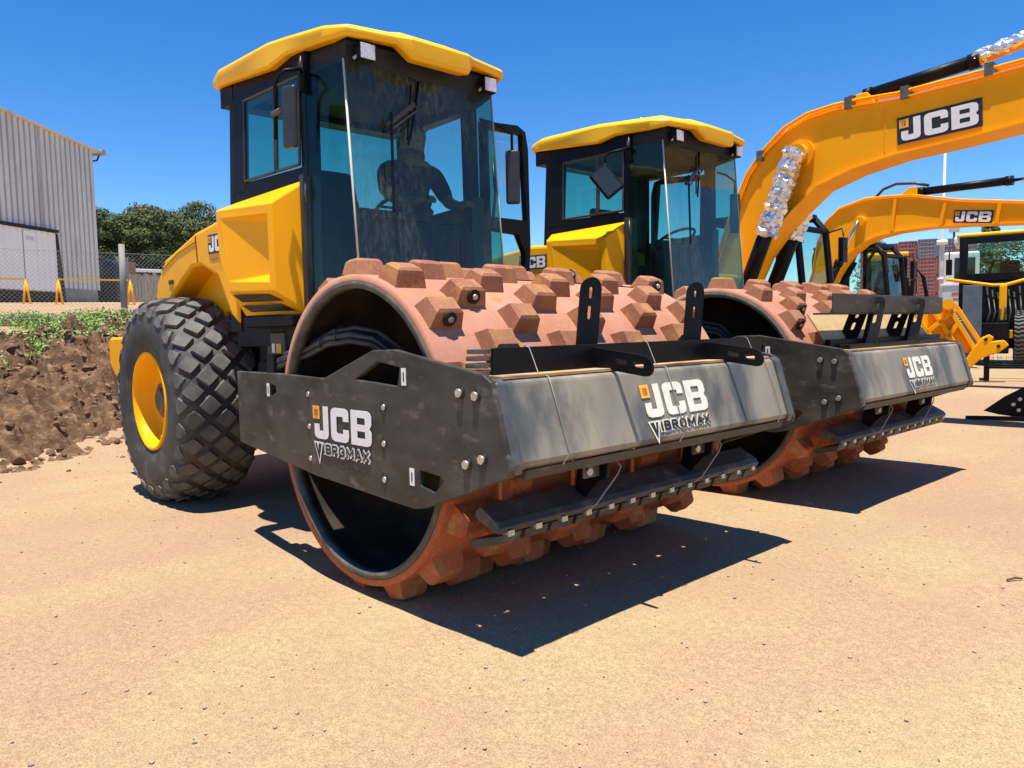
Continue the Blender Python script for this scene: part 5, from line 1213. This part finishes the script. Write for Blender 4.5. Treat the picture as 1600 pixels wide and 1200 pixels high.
islands(mb, 'stiffening_rib', YEL2, bk, .01)
mb = MB(); mb.tube([(-.22, -.75, 1.62), (-.22, .3, 1.62)], .11, 16); mb.build('pivot_tube', YEL2, bk)
mb = MB(); mb.prism([(.25, .72), (.40, .92), (.52, .98), (.60, .92), (.56, .84), (.78, .86), (.86, .76), (.70, .62), (.40, .50), (.20, .30), (.05, .35)], 'y', -.70, -.45); l_ = mb.build('hitch_lug', YEL2, bk, .02)
mb = MB()
for x, z in ((.68, .74), (.46, .88)): mb.tube([(x, -.712, z), (x, -.70, z)], .035, 12)
islands(mb, 'pin_hole', MARKK, bk)
mb = MB(); mb.box(-.5, .2, -.4, .4, 0, .56); mb.build('timber_block', WOODP, bk, .01)
# pallet forks lying beside it
fk = thing('fork_attachment', 'black pallet forks standing on the sand right of the yellow bucket', 'pallet forks', (-1.87, 15.31, 0), .271)
for y in (-.25, .55):
    mb = MB(); mb.box(.10, .20, y, y+.12, .0, .95); mb.box(.10, 3.2, y, y+.12, .26, .31); mb.build('fork_tine', BLK, fk, .01)
mb = MB(); mb.box(.06, .20, -.3, .75, .80, .90); mb.build('fork_carriage', BLK, fk, .01)
# black bolted cutting edge at the right margin
rp = thing('dozer_blade_corner', 'black bolted steel cutting edge on the sand at the right margin', 'cutting edge', (.05, 8.0, 0))
mb = MB(); mb.prism([(.12, .10), (.36, .30), (.62, .46), (1.6, .60), (1.6, .02), (.60, .035), (.30, .06)], 'y', .2, .25); mb.build('end_plate', BLK, rp, .006)
mb = MB(); mb.hexa([(-.02, -.03, .0), (.62, .16, .0), (1.6, .2, .0), (1.6, .6, .0)], [(-.02, -.03, .05), (.62, .16, .06), (1.6, .2, .06), (1.6, .6, .06)]); mb.build('blade_lip', BLK, rp, .004)
mb = MB()
for x, z in ((.46, .20), (.53, .27), (.60, .20), (.68, .28), (.52, .13), (.64, .12), (.74, .18), (.80, .33)): mb.tube([(x, .2, z), (x, .183, z)], .022, 10)
islands(mb, 'bolt', GALV, rp)
mb = MB(); mb.box(.7, 1.7, .25, 1.2, .05, .5); mb.build('blade_body', BLK, rp, .02)
# ------------------------------------------------ truck cabin, containers, masts, trees on the right
tk = thing('site_cabin', 'white portable cabin with a dark window left of the wheel loader', 'site cabin', (-7.17, 31.48, 0), .293)
mb = MB(); mb.box(-.50, .75, 0, 2.2, 2.75, 4.05); mb.build('upper_wall', M('cream_panel', (.70, .68, .64), (.60, .57, .52), 3, rough=.6), tk, .08)
mb = MB(); mb.box(-.55, .6, -.02, 2.2, 1.65, 2.72); mb.build('lower_wall', M('pale_blue_panel', (.42, .50, .52), (.50, .55, .55), 3, rough=.6), tk, .03)
mb = MB(); mb.box(-.12, .60, -.045, -.035, 2.95, 3.80); w_ = mb.build('window', GL, tk); mb = MB(); mb.box(-.12, .60, -.03, -.01, 2.95, 3.80); mb.build('window_dark_backing', INT, w_)  # dark sheet added behind the pane to stand for the unlit inside
mb = MB(); mb.box(-.60, .70, -.06, 2.2, 2.70, 2.78); mb.box(-.60, .70, -.06, 2.2, 1.60, 1.68); mb.build('band', WHITE, tk, .01)
mb = MB(); mb.box(-.20, .18, -.03, -.021, 2.30, 2.42); mb.box(-.15, .18, -.03, -.021, 2.12, 2.19); mb.build('red_stripe', MARKR, tk)
mb = MB()
for x in (-.5, .5): mb.box(x-.07, x+.07, .0, .2, 0, 1.62); mb.box(x-.07, x+.07, 1.9, 2.1, 0, 1.62)
islands(mb, 'support_leg', DARKG, tk)
RED1 = M('container_red', (.34, .10, .085), (.26, .075, .065), 1.2, rough=.6); RED2 = M('container_maroon', (.26, .085, .09), (.34, .14, .12), 1.2, rough=.6); GRY = M('container_blue_grey', (.13, .17, .21), (.17, .20, .24), 1.2, rough=.6)
BARM = M('container_lock_bar', (.44, .27, .25), rough=.6)
def container(mat):
    t = thing('shipping_container', '', 'shipping container')
    mb = MB(); W_, H_, L_ = 2.44, 2.59, 6.0; mb.box(0, W_, .08, L_, .02, H_-.02); b = mb.build('box', mat, t)
    mb = MB(); mb.box(0, .12, 0, .1, 0, H_); mb.box(W_-.12, W_, 0, .1, 0, H_); mb.box(0, W_, 0, .1, H_-.14, H_); mb.box(0, W_, 0, .1, 0, .16); mb.build('corner_frame', mat, t)
    mb = MB()
    for x in (.35, .75, 1.15, 1.32, 1.70, 2.08): mb.box(x, x+.035, .0, .05, .16, H_-.14)
    for z in (.45, .95, 1.5, 2.05): mb.box(.25, 2.2, .01, .06, z, z+.06)
    mb.build('lock_bars', BARM, t)
    mb = MB()
    for k in range(22): mb.box(-.03, .0, .2+k*.26, .33+k*.26, .15, H_-.15); mb.box(W_, W_+.03, .2+k*.26, .33+k*.26, .15, H_-.15)
    mb.build('side_corrugation', mat, t); return t
protos = [container(RED1), container(RED2), container(GRY)]
used = set()
ox, oy, rz = -45.3, 114.2, .34
for col in range(9):
    for lv in range(5):
        kind = 2 if (col in (3, 4) and lv == 4) else (col*3+lv) % 2
        if col > 5 and lv > 2: continue
        if col == 8 and lv > 1: continue
        c = copy_tree(protos[kind]) if kind in used else protos[kind]; used.add(kind)
        gap = col*2.52; dz = .05; sk_ = (0, 2.2, 0, -1.6, 0, .8, 2.2, 0, 1.5)[col]
        x, y = gap, sk_
        c.location = (ox + x*math.cos(rz) - y*math.sin(rz), oy + x*math.sin(rz) + y*math.cos(rz), lv*2.60); c.rotation_euler = (0, 0, rz)
        lvn = ('bottom', 'second', 'middle', 'fourth', 'top')[lv] + ' tier'; cn = ('first', 'second', 'third', 'fourth', 'fifth', 'sixth', 'seventh', 'eighth', 'ninth')[col]
        c['label'] = '%s shipping container, %s, %s stack from the left, far yard' % (('red', 'maroon', 'blue grey')[kind], lvn, cn)
        c['group'] = 'stacked shipping containers'
ms = thing('light_mast', 'tall pale light mast rising before the container stacks', 'light mast', (-15.0, 54.18, 0))
mb = MB(); mb.tube([(0, 0, 0), (0, 0, 6.6), (.02, 0, 6.7), (.08, 0, 12.5)], [.17, .15, .10, .08], 12); mb.build('pole', M('mast_paint', (.52, .50, .47), rough=.5), ms)
mb = MB(); mb.tube([(0, 0, 6.45), (0, 0, 6.75)], .33, 14); mb.tube([(0, 0, 4.1), (0, 0, 4.2)], .26, 12); islands(mb, 'collar', WHITE, ms)
fl = thing('floodlight_mast', 'small floodlight on a thin pole beyond the white cabin', 'floodlight', (-21.66, 78.29, 0), .297)
mb = MB(); mb.tube([(0, 0, 0), (0, 0, 10.2)], .09, 8); mb.build('pole', DARKG, fl)
mb = MB(); mb.box(-.45, .45, -.15, .15, 9.7, 10.3); mb.build('lamp_head', GALV, fl, .05)
CON = crown_mesh('conifer_crown', 9, 2.4, 1, 110, 60, .05, True)
make_tree('conifer_tree', 'dark conifer standing behind the wheel loader cab', (-21.5, 88.74, 0), 12.4, CON, .3, None, 0, 3.4)
for (x, y, H, s_, lb) in ((-16.2, 79.8, 9.0, 3.6, 'broad green tree at the right edge behind the wheel loader'), (-53.0, 140.5, 15.5, 3.8, 'small round tree left of the container stacks'), (-45.5, 152, 13.5, 7.0, 'low dark tree behind the white cabin')):
    make_tree('broadleaf_tree', lb, (x, y, 0), H, CR[int(x) % 3], .3, None, x, s_)
# low far scrub line closing the horizon on the right
mb = MB(); rnd = random.Random(8)
for k in range(3500):
    a = rnd.uniform(1.15, 2.9); D = 190+rnd.uniform(-8, 8); x, y = 3.2+D*math.cos(a), -3+D*math.sin(a)
    p = Vector((x, y, rnd.random()**1.3*5.5*(.7+.5*noise.noise((x*.05, y*.05, 0))))); n = Vector((rnd.gauss(0, 1), rnd.gauss(0, 1), rnd.gauss(.4, .7))).normalized(); u = n.orthogonal().normalized()*1.3; v = n.cross(u)
    mb.add([p-u, p-v, p+u, p+v], [(0, 1, 2, 3)])
stuff(mb.build('distant_scrub', LEAFD), 'far line of scrub on the horizon behind the machines', 'scrub')
